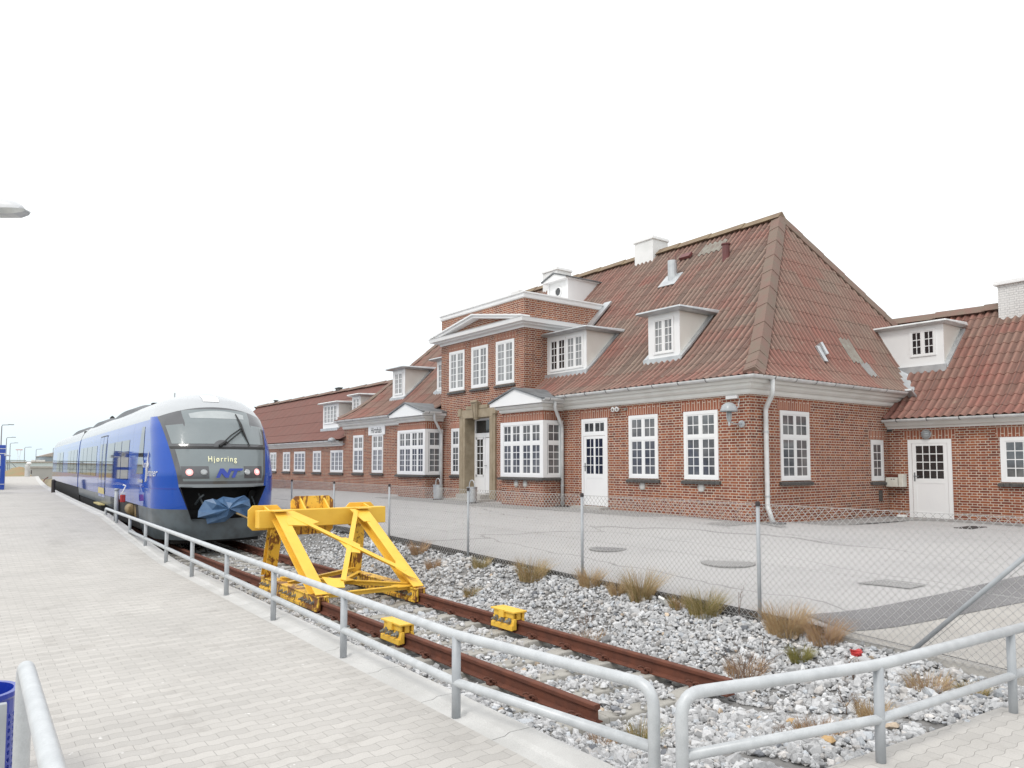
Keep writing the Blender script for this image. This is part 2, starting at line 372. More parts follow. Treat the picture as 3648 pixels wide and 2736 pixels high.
# ------------------------------------------------------------------ ground shapes
I = np.interp
def kout(Y): return I(Y, [-6,3.5,10,15,20,26,34,45,58,80,104,120], [3.2,3.36,3.44,3.5,3.54,3.62,3.88,4.32,4.86,6.2,7.8,9.2])
def pz(Y): return I(Y, [-6,15.5,24,200], [.10,.10,.55,.55])
def cx(Y):
    Y = np.asarray(Y, float); t = np.clip((Y-16)/8, 0, 1)
    base = .038*8*(t**3-t**4/2) + .038*np.clip(Y-24, 0, None) + .00055*np.clip(Y-66, 0, None)**2
    return 5.105+base
CP = np.array([(7.47,2.2,.16),(7.47,5.2,.30),(7.47,8.2,.34),(7.47,11.2,.41),(7.47,18.9,.52),(7.47,34,.58),(7.47,60,.55),
 (14.63,10.45,.665),(14.63,13.7,.72),(14.63,17,.735),(14.63,22.7,.75),(14.63,33,.73),(14.63,43,.62),(14.63,60,.55),
 (17.2,10.45,.56),(19.9,10.45,.525),(20.96,10.2,.545),(20.96,8.64,.555),(20.96,7.2,.53),(20.96,0,.5),(24,-10,.5),(10,-10,.10),(7.47,-10,.08),(9.5,2.6,.22)])
def tps(P, A=CP):
    def U(r2): return np.where(r2 > 1e-9, r2*np.log(np.maximum(r2, 1e-9)), 0)
    n = len(A); d2 = ((A[:, None, :2]-A[None, :, :2])**2).sum(-1)
    K = np.zeros((n+3, n+3)); K[:n,:n] = U(d2)+np.eye(n)*.5; K[:n,n] = 1; K[:n,n+1:] = A[:,:2]; K[n:,:n] = K[:n,n:].T
    w = np.linalg.solve(K, np.concatenate([A[:,2], np.zeros(3)]))
    q2 = ((P[:, None, :]-A[None, :, :2])**2).sum(-1)
    return U(q2)@w[:n]+w[n]+P@w[n+1:]
def yz(x, y): return float(tps(np.array([[min(max(x,7.3),24), min(max(y,-10),60)]]))[0])
def gf(Y): return np.clip(.20+.0175*(Y-5.2), .13, .48)
def yb(X): return I(X, [3,4.45,6.45,7.4], [2.72,2.66,2.5,2.42])
def bedz(X, Y):
    X = np.asarray(X, float); Y = np.asarray(Y, float)
    c = cx(Y)-5.105
    u = X-c
    lo = I(u, [3.3,3.6,3.85,4.2,6.0,6.3], [-.06,-.10,-.18,-.222,-.222,-.14])
    t = np.clip((u-6.25)/(7.43-c-6.25), 0, 1)
    z = np.where(u > 6.25, -.145+(gf(Y)+.145)*(t*t*(3-2*t)*.6+t*.4), lo)
    z = z + .028*np.sin(X*3.1+Y*1.7)*np.sin(Y*2.3-X*1.1)*np.clip((np.abs(u-5.1)-1.15)*2, 0, 1)
    s = np.clip((Y-yb(X)-.1)/1.7, 0, 1); s = s*s*(3-2*s)
    return .07*(1-s)+z*s

# far ground reaching the horizon
g = MB(); g.grid([[(x, y, -.42) for x in (-900,-60,0,60,900)] for y in (-300,-20,60,140,1600)]); tag(g.build('ground', M['far']), kind='structure')
# ballast bed (the dust under the stones)
xs = np.arange(3.0, 7.5, .15); ys = np.concatenate([np.arange(2.2, 24, .2), np.arange(24, 70, 1.)])
g = MB(); g.grid([[(x+ (cx(y)-5.105), y, bedz(x+(cx(y)-5.105), y)-.012) for x in xs] for y in ys]); tag(g.build('ballast_bed', M['soil'], smooth=True), kind='structure')
# platform and its ramp
ys = np.concatenate([np.arange(-6, 15.5, 1), np.arange(15.5, 24, .5), np.arange(24, 106, 2)])
g = MB(); g.grid([[(x, y, pz(y)) for x in (-14, -6, 0, float(kout(y))-.34)] for y in ys])
xs = np.arange(3.0, 13.1, .5)
g.grid([[(x, I(k, [0,1], [-6, yb(x)]), .1+.03*max(0, x-7)*(k > .9)*0) for x in xs if x >= 3.0] for k in np.linspace(0, 1, 8)][::1])
tag(g.build('pavement', M['pavers']), kind='structure')
# wedge below the right-hand pavement edge and platform side
g = MB(); g.grid([[(x, yb(x), .1) for x in xs], [(x, yb(x), -.3) for x in xs]])
g.grid([[(-14, 104, .55), (7.3, 104, .55)], [(-14, 104, -.42), (7.3, 104, -.42)]])
tag(g.build('pavement_edge', M['kerb']), kind='structure')
# kerb: cast concrete elements, one metre long with open joints
g = MB(); y = 2.3
while y < 104:
    L = 1.0 if y < 40 else 2.; y2 = y+L-.008
    a, b_ = float(kout(y)), float(kout(y2)); z1, z2 = pz(y), pz(y2)
    for (o0, o1, h0, h1) in ((-.34,-.23,.0,.004), (-.23,-.19,.004,.022), (-.19,.0,.022,.018)):
        lo = -.4
        g.hexa([(a+o0,y,lo),(a+o1,y,lo),(b_+o1,y2,lo),(b_+o0,y2,lo),(a+o0,y,z1+h0),(a+o1,y,z1+h1),(b_+o1,y2,z2+h1),(b_+o0,y2,z2+h0)])
    y += L
tag(g.build('kerb', M['kerb']), kind='structure')
# station yard
xs = np.concatenate([np.arange(7.47, 24.1, .6), [30, 60]]); ys = np.concatenate([np.arange(-10, 12, .6), np.arange(12, 62, 1.5)])
PT = np.array([[x, y] for y in ys for x in xs]); PT2 = PT.copy(); PT2[:,0] = np.clip(PT2[:,0], 7.3, 24); Zt = tps(PT2).reshape(len(ys), len(xs))
g = MB(); g.grid([[(x, y, Zt[j,i]) for i, x in enumerate(xs)] for j, y in enumerate(ys)]); tag(g.build('yard', M['yard'], smooth=True), kind='structure')
g = MB(); rows = []
for y in np.arange(4.65, 60, .5):
    w = .012*math.sin(y*5.1)+.01*math.sin(y*13.)
    rows.append([(7.47, y, yz(7.47, y)+.002), (7.455+w, y, yz(7.47, y)-.015+w*.4), (7.45+w, y, -.2)])
g.grid(rows); tag(g.build('yard_edge', M['edge']), kind='structure')
g = MB(); g.grid([[(7.475, y, yz(7.47, y)+.002), (7.44, y, yz(7.47, y)-.03), (7.42, y, -.2)] for y in np.arange(2.2, 4.7, .25)]); tag(g.build('concrete_edge', M['concrete']), kind='structure')
def drape(poly_rows, name, mat, h):
    g = MB(); g.grid([[(x, y, yz(x, y)+h) for x, y in r] for r in poly_rows]); return tag(g.build(name, mat), kind='structure')
def lerp_rows(A, B, n=3):
    return [[(a[0]+(b[0]-a[0])*k/n, a[1]+(b[1]-a[1])*k/n) for a, b in zip(A, B)] for k in range(n+1)]
# ------------------------------------------------------------------ yard sheets
TOP = [(7.75,4.86),(8.24,4.69),(8.67,4.60),(9.32,4.54),(10.23,4.47),(11.35,4.41),(12.52,4.32),(15,4.1),(20,3.6)]
BOT = [(7.5,4.2),(7.75,4.10),(8.12,4.0),(8.6,3.93),(9.15,3.86),(9.83,3.78),(10.59,3.67),(13,3.3),(20,2.2)]
drape(lerp_rows(BOT, TOP), 'asphalt_strip', M['patch'], .010)
drape(lerp_rows([(x, yb(min(x,7.4))+.02-.03*max(0, x-7.4)) for x, y in BOT], [(x, y-.004) for x, y in BOT], 5), 'concrete_apron', M['concrete'], .006)
drape(lerp_rows([(9.94,5.45),(10.10,5.1),(10.18,4.85)], [(10.53,5.36),(10.62,5.1),(10.67,4.83)]), 'asphalt_patch', M['patch2'], .012)
drape(lerp_rows([(13.4,10.2),(13.4,14),(13.3,16.3),(12.9,17.2),(12.8,20),(12.8,26)], [(14.62,10.2),(14.62,14),(14.62,16.3),(13.9,17.2),(13.87,20),(13.87,26)]), 'foundation_strip', M['patch2'], .008)
drape(lerp_rows([(14.3,9.5),(17,9.5),(20.0,9.4),(20.3,8.6),(20.3,5)], [(14.6,10.44),(17,10.44),(20.9,10.44),(20.95,8.6),(20.95,5)]), 'foundation_strip', M['patch2'], .008)
def manhole(x, y, r, lab):
    t = thing('manhole_cover', lab, 'manhole cover', (x, y, yz(x, y)), 'covers let into the yard')
    g = MB(); g.lathe([(r, -.01), (r, .012), (r-.05, .014), (r-.06, .008)], (x, y, yz(x, y)), 28); g.build('frame', M['patch2'], t)
    g = MB(); g.lathe([(r-.065, -.01), (r-.065, .010), (r-.2, .013)], (x, y, yz(x, y)), 28); g.build('lid', M['patch'] if r < .4 else M['patch2'], t)
manhole(9.86, 7.5, .42, 'large round manhole cover in the yard, nearer the camera')
manhole(9.45, 9.8, .34, 'smaller round manhole cover in the yard, farther off by the second fence post')
t = thing('gully_grate', 'dark rectangular gully grate in the yard before the wing door', 'grate', (19.03, 7.62, yz(19.03, 7.62)))
g = MB(); z0 = yz(19.03, 7.62)
for k in range(8): g.box(18.68+k*.09, 18.73+k*.09, 7.45, 7.8, z0-.01, z0+.014)
g.box(18.62, 18.67, 7.42, 7.83, z0-.01, z0+.016); g.box(19.4, 19.45, 7.42, 7.83, z0-.01, z0+.016); g.build('bars', M['cap'], t)

# ------------------------------------------------------------------ track
def clip_mesh(s):
    g = MB()
    if True:
        p = []
        for k in range(26):
            a = k/25*2*PI*1.6
            p.append((s*(.062+.045*(1-math.cos(a))*.55), -.07+.14*k/25, .022+.03*abs(math.sin(a*.5))+.012*math.sin(a)))
        g.tube(p, .0095, 6)
        g.box(s*.085-.028, s*.085+.028, -.035, .035, -.012, .02)
    return g
RH = 'rails of the buffer-stop track'
for s, y0, lab in ((-1, 4.65, 'rusty rail nearer the platform, its cut end lying farther left'), (1, 4.45, 'rusty rail nearer the fence, carrying the farther yellow clamp')):
    g = MB(); Y = np.concatenate([[y0], np.arange(5, 60, 1.), np.arange(60, 140, 2.5)]); prof0 = [(-.0625,-.155),(.0625,-.155),(.0625,-.145),(.012,-.128),(.008,-.05),(.034,-.038),(.036,-.008),(.028,0),(-.028,0),(-.036,-.008),(-.034,-.038),(-.008,-.05),(-.012,-.128),(-.0625,-.145)]
    path = [(float(cx(y))+ s*.7525, y) for y in Y]
    g.sweep(path, prof0); tag(g.build('rail', M['rust'], loc=(path[0][0], y0, 0)), lab, 'rail', RH)
proto = None; CG = {-1: clip_mesh(-1), 1: clip_mesh(1)}
ords = ['first', 'second', 'third', 'fourth', 'fifth', 'sixth', 'seventh', 'eighth', 'ninth', 'tenth', 'eleventh', 'twelfth', 'thirteenth', 'fourteenth', 'fifteenth', 'sixteenth', 'seventeenth', 'eighteenth', 'nineteenth', 'twentieth']
for k in range(24):
    y = 4.82+.63*k; lab = 'grey concrete sleeper, %s from the cut rail ends' % (ords[k] if k < 20 else 'number %d' % (k+1))
    c = float(cx(y))
    if proto is None:
        proto = thing('sleeper', lab, 'sleeper', (c, y, 0), 'concrete sleepers under the track')
        g = MB(); X = [-1.27,-1.05,-.95,-.55,-.40,.40,.55,.95,1.05,1.27]; Zt_ = [-.235,-.185,-.157,-.157,-.185,-.185,-.157,-.157,-.185,-.235]
        for i in range(9):
            a, b_ = X[i], X[i+1]
            g.hexa([(c+a,y-.15,-.4),(c+b_,y-.15,-.4),(c+b_,y+.15,-.4),(c+a,y+.15,-.4),(c+a,y-.10,Zt_[i]),(c+b_,y-.10,Zt_[i+1]),(c+b_,y+.10,Zt_[i+1]),(c+a,y+.10,Zt_[i])])
        g.build('block', M['sleeper'], proto, bevel=.012)
        for s, e in ((-1,-1),(-1,1),(1,-1),(1,1)):
            cg = CG[e]; h = MB(); h.v = [(v[0]+c+s*.7525, v[1]+y, v[2]-.15) for v in cg.v]; h.f = cg.f; h.m = cg.m; h.uv = cg.uv
            h.build('rail_clip', M['rust_dark'], proto, smooth=True)
    else: dup(proto, (c, y, 0), lab)

# ------------------------------------------------------------------ ballast stones
def ico():
    t = (1+5**.5)/2
    v = np.array([(-1,t,0),(1,t,0),(-1,-t,0),(1,-t,0),(0,-1,t),(0,1,t),(0,-1,-t),(0,1,-t),(t,0,-1),(t,0,1),(-t,0,-1),(-t,0,1)], float)
    f = np.array([(0,11,5),(0,5,1),(0,1,7),(0,7,10),(0,10,11),(1,5,9),(5,11,4),(11,10,2),(10,7,6),(7,1,8),(3,9,4),(3,4,2),(3,2,6),(3,6,8),(3,8,9),(4,9,5),(2,4,11),(6,2,10),(8,6,7),(9,8,1)])
    return v/np.linalg.norm(v[0]), f
IV, IF = ico()
def scatter():
    P = []
    for (x0, x1, y0, y1, dens) in ((3.2,8.0,2.2,6.5,1250),(3.3,7.5,6.5,10,900),(3.4,7.5,10,16,480),(3.5,7.5,16,26,150),(5.5,7.9,26,48,70)):
        n = int((x1-x0)*(y1-y0)*dens); P.append(np.stack([RNG.uniform(x0, x1, n), RNG.uniform(y0, y1, n)], 1))
    P = np.concatenate(P); X, Y = P[:,0], P[:,1]; c = cx(Y)
    keep = (X > kout(Y)+.02) & (Y > yb(X)+.03*np.sin(X*9)) & (X < 7.44+.0*Y)
    for s in (-1, 1): keep &= np.abs(X-(c+s*.7525)) > .075+RNG.random(len(X))*.03
    sl_ = np.abs((Y-4.82+.315) % .63-.315); on = (sl_ < .125) & (Y > 4.6) & (np.abs(X-c) < 1.27)
    keep &= ~(on & ((RNG.random(len(X)) > .10+.55*(np.abs(X-c) > 1.05)) | ((np.abs(np.abs(X-c)-.7525) < .22))))
    return P[keep]
P = scatter(); n = len(P)
r = RNG.lognormal(math.log(.0215), .38, n)*np.where(P[:,1] > 10, 1.15, 1.)
zc = bedz(P[:,0], P[:,1])+r*RNG.uniform(-.25, .55, n)
sl_ = np.abs((P[:,1]-4.82+.315) % .63-.315); on = (sl_ < .125) & (P[:,1] > 4.6) & (np.abs(P[:,0]-cx(P[:,1])) < 1.27)
zc = np.where(on, np.maximum(zc, -.175+r*.4), zc)
nb = 10; bases = [IV*(1+RNG.uniform(-.40, .30, (12,1)))*RNG.uniform(.55, 1.35, 3) for _ in range(nb)]
kind = RNG.integers(0, nb, n)
A = RNG.uniform(0, 2*PI, n); B = RNG.normal(0, .45, n); Cc = RNG.uniform(0, 2*PI, n)
ca, sa, cb_, sb_, cc, s_c = np.cos(A), np.sin(A), np.cos(B), np.sin(B), np.cos(Cc), np.sin(Cc)
R = np.stack([np.stack([ca*cc-sa*cb_*s_c, -ca*s_c-sa*cb_*cc, sa*sb_],1), np.stack([sa*cc+ca*cb_*s_c, -sa*s_c+ca*cb_*cc, -ca*sb_],1), np.stack([sb_*s_c, sb_*cc, cb_],1)],1)
BV = np.stack(bases)[kind]*np.array([1.15, .95, .78])
V = np.einsum('nij,nkj->nki', R, BV)*r[:,None,None]+np.stack([P[:,0], P[:,1], zc],1)[:,None,:]
tone = np.clip(RNG.normal(.475, .085, n), .2, .72); hue = RNG.random(n)
colr = np.stack([tone, tone*1.005, tone*1.02, np.ones(n)],1)
colr[hue > .90] *= np.array([1.03,.985,.94,1]); colr[hue > .994] *= np.array([1.0,.84,.66,1]); colr[hue < .1] *= np.array([.94,.98,1.02,1]); colr[hue < .02] *= np.array([.45,.45,.47,1])
me = bpy.data.meshes.new('ballast_stones'); nv = n*12; nf = n*20
me.vertices.add(nv); me.vertices.foreach_set('co', V.reshape(-1).astype(np.float32))
F = (IF[None]+(np.arange(n)*12)[:,None,None]).reshape(-1,3).astype(np.int32)
me.loops.add(nf*3); me.loops.foreach_set('vertex_index', F.ravel()); me.polygons.add(nf)
me.polygons.foreach_set('loop_start', np.arange(0, nf*3, 3, dtype=np.int32))
me.update(calc_edges=True); me.validate(); me.polygons.foreach_set('use_smooth', np.zeros(nf, dtype=bool))
at = me.color_attributes.new('tone', 'FLOAT_COLOR', 'POINT'); at.data.foreach_set('color', np.repeat(colr, 12, axis=0).astype(np.float32).ravel())
me.materials.append(M['stones']); ob = bpy.data.objects.new('gravel', me); COL.objects.link(ob)
tag(ob, 'loose pale grey ballast stones between the kerb and the fence', 'gravel', kind='stuff')

# ------------------------------------------------------------------ railings (galvanised pipe)
def bend(path, r=.13, n=6):
    out = [Vector(path[0])]
    for a, b_, c in zip(path, path[1:], path[2:]):
        a, b_, c = Vector(a), Vector(b_), Vector(c)
        u = (a-b_).normalized(); w = (c-b_).normalized(); rr = min(r, (a-b_).length*.45, (c-b_).length*.45)
        p, q = b_+u*rr, b_+w*rr
        out += [(p*(1-t)**2+b_*2*t*(1-t)+q*t*t) for t in [k/n for k in range(n+1)]]
    return out+[Vector(path[-1])]
PR = .0365
t = thing('railing', 'long grey pipe railing running along the kerb toward the train', 'railing', (3.30, 3.05, .1), 'grey pipe railings')
rx = lambda y: 2.98+.02*y
g = MB(); g.tube(bend([(3.30, 3.05, .0), (3.30, 3.05, .71), (rx(4.83), 4.83, .71), (rx(24), 24., .735), (rx(24), 24., .5)]), PR, 14); g.build('top_rail', M['galv'], t, smooth=True)
g = MB(); g.tube([(3.295, 3.07, .36), (rx(4.83), 4.83, .36), (rx(19.8), 19.8, .40)], .034, 12); g.build('lower_rail', M['galv'], t, smooth=True)
for y in (4.83, 6.96, 9.11, 11.23, 13.39, 15.52, 17.74, 19.81, 21.92):
    g = MB(); g.tube([(rx(y), y, pz(y)-.05), (rx(y), y, .70+.001*y)], .034, 12)
    g.build('post', M['galv_post'], t, smooth=True)
t = thing('railing', 'right-hand grey pipe railing crossing in front of the gravel bed', 'railing', (3.4, 2.75, .1), 'grey pipe railings')
ry = lambda x: I(x, [3.31,4.8,9], [2.85,2.50,2.20])
g = MB(); g.tube(bend([(3.31, ry(3.31), .02), (3.31, ry(3.31), .71), (4.80, 2.50, .71), (9., 2.2, .73)]), PR, 14); g.build('top_rail', M['galv'], t, smooth=True)
g = MB(); g.tube([(3.33, ry(3.33), .37), (4.8, 2.5, .37), (9., 2.2, .39)], .031, 12); g.build('lower_rail', M['galv'], t, smooth=True)
for x in (4.80, 6.56, 8.4):
    g = MB(); g.tube([(x, ry(x), .0), (x, ry(x), .70)], .0315, 12); g.build('post', M['galv_post'], t, smooth=True)
t = thing('railing', 'tall grey pipe handrail hoop close to the camera beside the blue bin', 'railing', (.27, 3.66, .1), 'grey pipe railings')
g = MB(); g.tube(bend([(.255, 3.68, .05), (.255, 3.68, 1.185), (.215, 1.2, 1.21), (.215, 1.2, .05)], .12), .0305, 16); g.build('pipe', M['galv'], t, smooth=True)

# ------------------------------------------------------------------ chain-link fence
t = thing('chain_link_fence', 'low chain-link fence on grey posts between gravel and yard', 'fence', (7.43, 5.2, .2))
FX = 7.43; ft = lambda y: 1.535+.0005*y; fb = lambda y: float(gf(y))-.01
Y0, Y1, pit, wr = 2.15, 42., .078, .0028
g = MB()
def wire(a, b_, r):
    a, b_ = Vector(a), Vector(b_); d = (b_-a).normalized(); U = d.cross(Vector((1,0,0))).normalized()*r; X = Vector((r, 0, 0))
    vs = []
    for p in (a, b_): vs += [p+X*1.0, p-X*.5+U*.87, p-X*.5-U*.87]
    g.mesh(vs, [(0,1,4,3),(1,2,5,4),(2,0,3,5)])
y = Y0-1.6
while y < Y1:
    for s in (1, -1):
        a = y if s > 0 else y+1.4
        b0 = max(Y0, min(Y1, a)); zb_ = fb(b0); h = ft(b0)-zb_; e = a+s*h*.98
        p, q = (a, zb_), (e, zb_+h)
        if max(p[0], q[0]) < Y0 or min(p[0], q[0]) > Y1: continue
        def cl(p, q, L, sg):
            if (p[0]-L)*sg < 0:
                k = (L-p[0])/(q[0]-p[0]); return (L, p[1]+(q[1]-p[1])*k)
            return p
        p2 = cl(p, q, Y0, 1); q2 = cl(q, p, Y0, 1); p2 = cl(p2, q2, Y1, -1); q2 = cl(q2, p2, Y1, -1)
        wire((FX+.003*s, p2[0], p2[1]), (FX+.003*s, q2[0], q2[1]), wr if y < 6 else .0031)
    y += pit
g.build('mesh', M['wire'], t)
g = MB()
for zf in (1., .5, 0.03):
    g.tube([(FX, y, fb(y)+(ft(y)-fb(y))*zf) for y in np.arange(Y0, Y1+.1, 1.)], .003, 5)
g.build('line_wire', M['wire'], t)
for k, y in enumerate((5.20, 8.20, 11.24, 14.28, 17.17, 20.02, 23., 26., 29., 32.)):
    g = MB(); g.tube([(FX-.035, y, fb(y)-.2), (FX-.035, y, ft(y)+.005)], .0215, 10); p = g.build('post', M['galv_post'], t, smooth=True)
    g = MB(); g.lathe([(.027, 0), (.027, .045), (.018, .055)], (FX-.035, y, ft(y)-.02), 10); g.build('cap', M['cap'], p)
g = MB(); g.tube([(FX-.04, 3.56, .17), (FX-.04, 2.25, 1.50)], .022, 10); g.build('brace', M['galv_post'], t, smooth=True)
g = MB(); g.tube([(FX-.035, Y0, .1), (FX-.035, Y0, 1.55)], .024, 10); g.build('post', M['galv_post'], t, smooth=True)

# ------------------------------------------------------------------ dry grass and weeds
def grassmat(name, a, b_):
    m, nt, b = nmat(name); c = ramp(nt, noise(nt, 30, 3), [(.3, a), (.7, b_)]); nt.links.new(c, b.inputs['Base Color']); b.inputs['Roughness'].default_value = .8
    return m
M['straw'] = grassmat('straw', (.40,.29,.15), (.54,.42,.25)); M['tan'] = grassmat('tan_grass', (.34,.215,.105), (.47,.325,.18)); M['olive'] = grassmat('olive_grass', (.17,.155,.045), (.30,.24,.09)); M['green'] = grassmat('yellow_green_grass', (.16,.17,.04), (.30,.26,.08)); M['pink'] = grassmat('pinkish_dry_grass', (.33,.20,.13), (.42,.29,.20)); M['twig'] = grassmat('twig', (.13,.085,.06), (.20,.13,.09))
def tuft(x, y, h, w, n, mats, lab, lean=.95, name='grass_tuft', cat='grass', z=None):
    z0 = float(bedz(x, y)) if z is None else z; g = MB(); rr = random.Random(int(x*1000+y*77))
    for k in range(int(n*1.9)):
        a = rr.uniform(0, 2*PI); d = w*math.sqrt(rr.random())*.55; bx, by = x+math.cos(a)*d, y+math.sin(a)*d
        L = h*(.25+.85*rr.random()**.8)*.98; ln = lean*rr.uniform(.1, 1.); a2 = a+rr.uniform(-1, 1); wd = rr.uniform(.0014, .0030)
        px, py = -math.sin(a2+1.2)*wd, math.cos(a2+1.2)*wd
        ps = []
        for q in (0, .4, .75, 1.):
            o = ln*L*(q**1.8); ps.append((bx+math.cos(a2)*o, by+math.sin(a2)*o, z0-.02+L*(q-.28*ln*q*q)))
        k2 = (1, .85, .55, .08)
        g.grid([[(p[0]-px*f, p[1]-py*f, p[2]), (p[0]+px*f, p[1]+py*f, p[2])] for p, f in zip(ps, k2)], rr.randrange(len(mats)))
    o = g.build(name, mats, loc=(x, y, z0)); tag(o, lab, cat, 'dry grass and weeds on the ballast'); return o
S, T_, O_, G_, P_ = M['straw'], M['tan'], M['olive'], M['green'], M['pink']
tuft(7.20, 9.15, .42, .34, 420, [S, O_, T_], 'tall straw-coloured tuft leaning on the fence between second and third posts from the right')
tuft(7.36, 8.0, .33, .26, 300, [S, T_], 'brown tuft growing right at the foot of the second fence post')
tuft(7.34, 7.42, .30, .20, 220, [S, T_], 'small brown tuft just right of the second fence post')
tuft(7.30, 6.95, .50, .26, 380, [S, T_, O_], 'tallest tan tuft against the fence midway between the two nearest posts')
tuft(7.33, 6.32, .22, .22, 200, [O_, T_], 'low olive tuft beside white litter by the fence')
tuft(7.32, 5.92, .38, .32, 420, [O_, S, O_], 'wide olive-brown tuft left of the nearest fence post')
tuft(7.28, 4.80, .40, .34, 460, [T_, S, T_], 'bushy tan tuft just right of the nearest fence post')
tuft(7.32, 4.38, .34, .28, 340, [T_, P_], 'reddish tan tuft at the edge of the dark asphalt strip')
tuft(6.88, 4.38, .20, .17, 260, [G_, O_], 'small rounded yellow-green tuft alone on the stones')
tuft(6.45, 4.72, .20, .36, 260, [P_, T_], 'low sprawling pinkish dry grass behind the bare twiggy weed')
tuft(4.42, 4.22, .22, .16, 240, [G_, S], 'yellow-green tuft in front of the nearer rail end by the hoop')
tuft(4.22, 4.45, .13, .20, 160, [P_, T_], 'short reddish grass beside the nearer rail end')
tuft(6.82, 3.12, .20, .30, 260, [P_, S], 'pale dry grass behind the lower pipe of the right railing')
tuft(6.90, 2.80, .16, .18, 160, [O_, S], 'small olive tuft by the right end of the right railing')
tuft(5.12, 3.12, .16, .30, 280, [T_, P_], 'flat brown grass at the bottom under the right railing')
tuft(5.72, 3.02, .20, .20, 240, [S, T_], 'tan tuft behind the first post of the right railing')
tuft(7.22, 12.7, .34, .26, 260, [P_, T_], 'rounded pinkish tuft at the fence behind the buffer stop')
tuft(6.95, 11.7, .22, .22, 200, [P_, T_], 'small pinkish dry tuft on the bank right of the buffer stop')
tuft(7.25, 10.6, .26, .26, 220, [O_, S], 'olive tuft at the third fence post from the right')
tuft(6.55, 9.85, .20, .18, 180, [O_, T_], 'small olive-brown tuft halfway up the gravel bank')
tuft(6.3, 6.9, .15, .4, 170, [P_, T_], 'thin pinkish weeds on the bank beside the farther rail')
def weed(x, y, h, n, lab, sp=.5):
    z0 = float(bedz(x, y)); g = MB(); rr = random.Random(int(x*991+y*37))
    def br(p, d, L, r, dep):
        q = p+d*L; g.tube([p, p+d*L*.5+Vector((rr.uniform(-.02,.02), rr.uniform(-.02,.02), 0)), q], [r, r*.8, r*.5], 4, cap=False)
        if dep:
            for _ in range(rr.randint(2, 3)):
                e = (d+Vector((rr.uniform(-1,1), rr.uniform(-1,1), rr.uniform(-.1,.5)))*.65).normalized(); br(p+d*L*rr.uniform(.4, 1), e, L*rr.uniform(.4, .7), r*.6, dep-1)
    for _ in range(n): br(Vector((x+rr.uniform(-.05,.05), y+rr.uniform(-.05,.05), z0-.03)), Vector((rr.uniform(-sp,sp), rr.uniform(-sp,sp), 1)).normalized(), h*rr.uniform(.35,.6), .0042, 2)
    tag(g.build('dry_weed', M['twig'], loc=(x, y, z0)), lab, 'weed', 'dry grass and weeds on the ballast')
weed(6.22, 4.55, .62, 9, 'bare branching twiggy weed behind the farther rail end')
weed(7.36, 5.48, .95, 1, 'single tall thin brown stalk standing before the fence', .12)
weed(5.95, 3.35, .28, 6, 'low tangle of bare twigs behind the right railing')
weed(6.5, 7.15, .30, 5, 'small brown twig clump on the bank by the yellow rail clamp')
weed(6.75, 3.75, .30, 6, 'dry twigs at the foot of the fence brace')
weed(4.75, 3.15, .22, 4, 'small bare twigs between the two railing hoops')
t = thing('litter', 'crumpled red scrap lying on the stones by the fence brace', 'litter', (7.2, 3.95, .13))
M['red'] = paint('red_plastic', (.50,.03,.03), (.42,.05,.05), .5); g = MB()
for k in range(7): g.obox((7.18, 3.95, float(bedz(7.18, 3.95))+.03), (math.cos(k*1.3), math.sin(k*1.3), .2), (-math.sin(k*1.3), math.cos(k*1.3), .1), (0, .1, 1), -.05, .05, -.035, .03, -.008+.012*(k % 3), .004+.012*(k % 3))
g.build('scrap', M['red'], t)
g = MB(); x, y = 7.28, 6.55; z0 = float(bedz(x, y)); g.obox((x, y, z0+.05), (.3,.95,.1), (-.5,.1,.85), (-.8,-.2,-.5), -.07, .07, -.05, .05, -.02, .02)
M['paper'] = paint('white_carton', (.72,.72,.70), (.62,.62,.6), .6); tag(g.build('litter', M['paper'], loc=(x, y, z0), bevel=.004), 'crushed white carton lying among tufts at the fence', 'litter')
for x, y, s, lab in ((4.95, 2.95, .05, 'ochre stone among grey ballast near the gap between hoops'), (5.45, 3.55, .045, 'yellowish stone on the gravel behind the right railing')):
    g = MB(); g.mesh([(x+a*s*1.2, y+b_*s, float(bedz(x, y))+.02+c*s*.6) for a, b_, c in IV*1.05], [tuple(map(int, f)) for f in IF]); M['ochre'] = M.get('ochre') or paint('ochre_stone', (.45,.29,.13), (.52,.36,.2), .8)
    tag(g.build('stone', M['ochre'], loc=(x, y, 0)), lab, 'stone', 'odd coloured stones')
# ------------------------------------------------------------------ station building
XF, YR, YL, XB = 14.63, 10.45, 32.92, 26.63
FRONT = ((0,-1,0), (0,0,1), (-1,0,0)); SIDE = ((1,0,0), (0,0,1), (0,-1,0))
st = thing('station_building', 'large red brick station building with high hipped corrugated roof and white windows', 'building', (20, 21.7, .7))

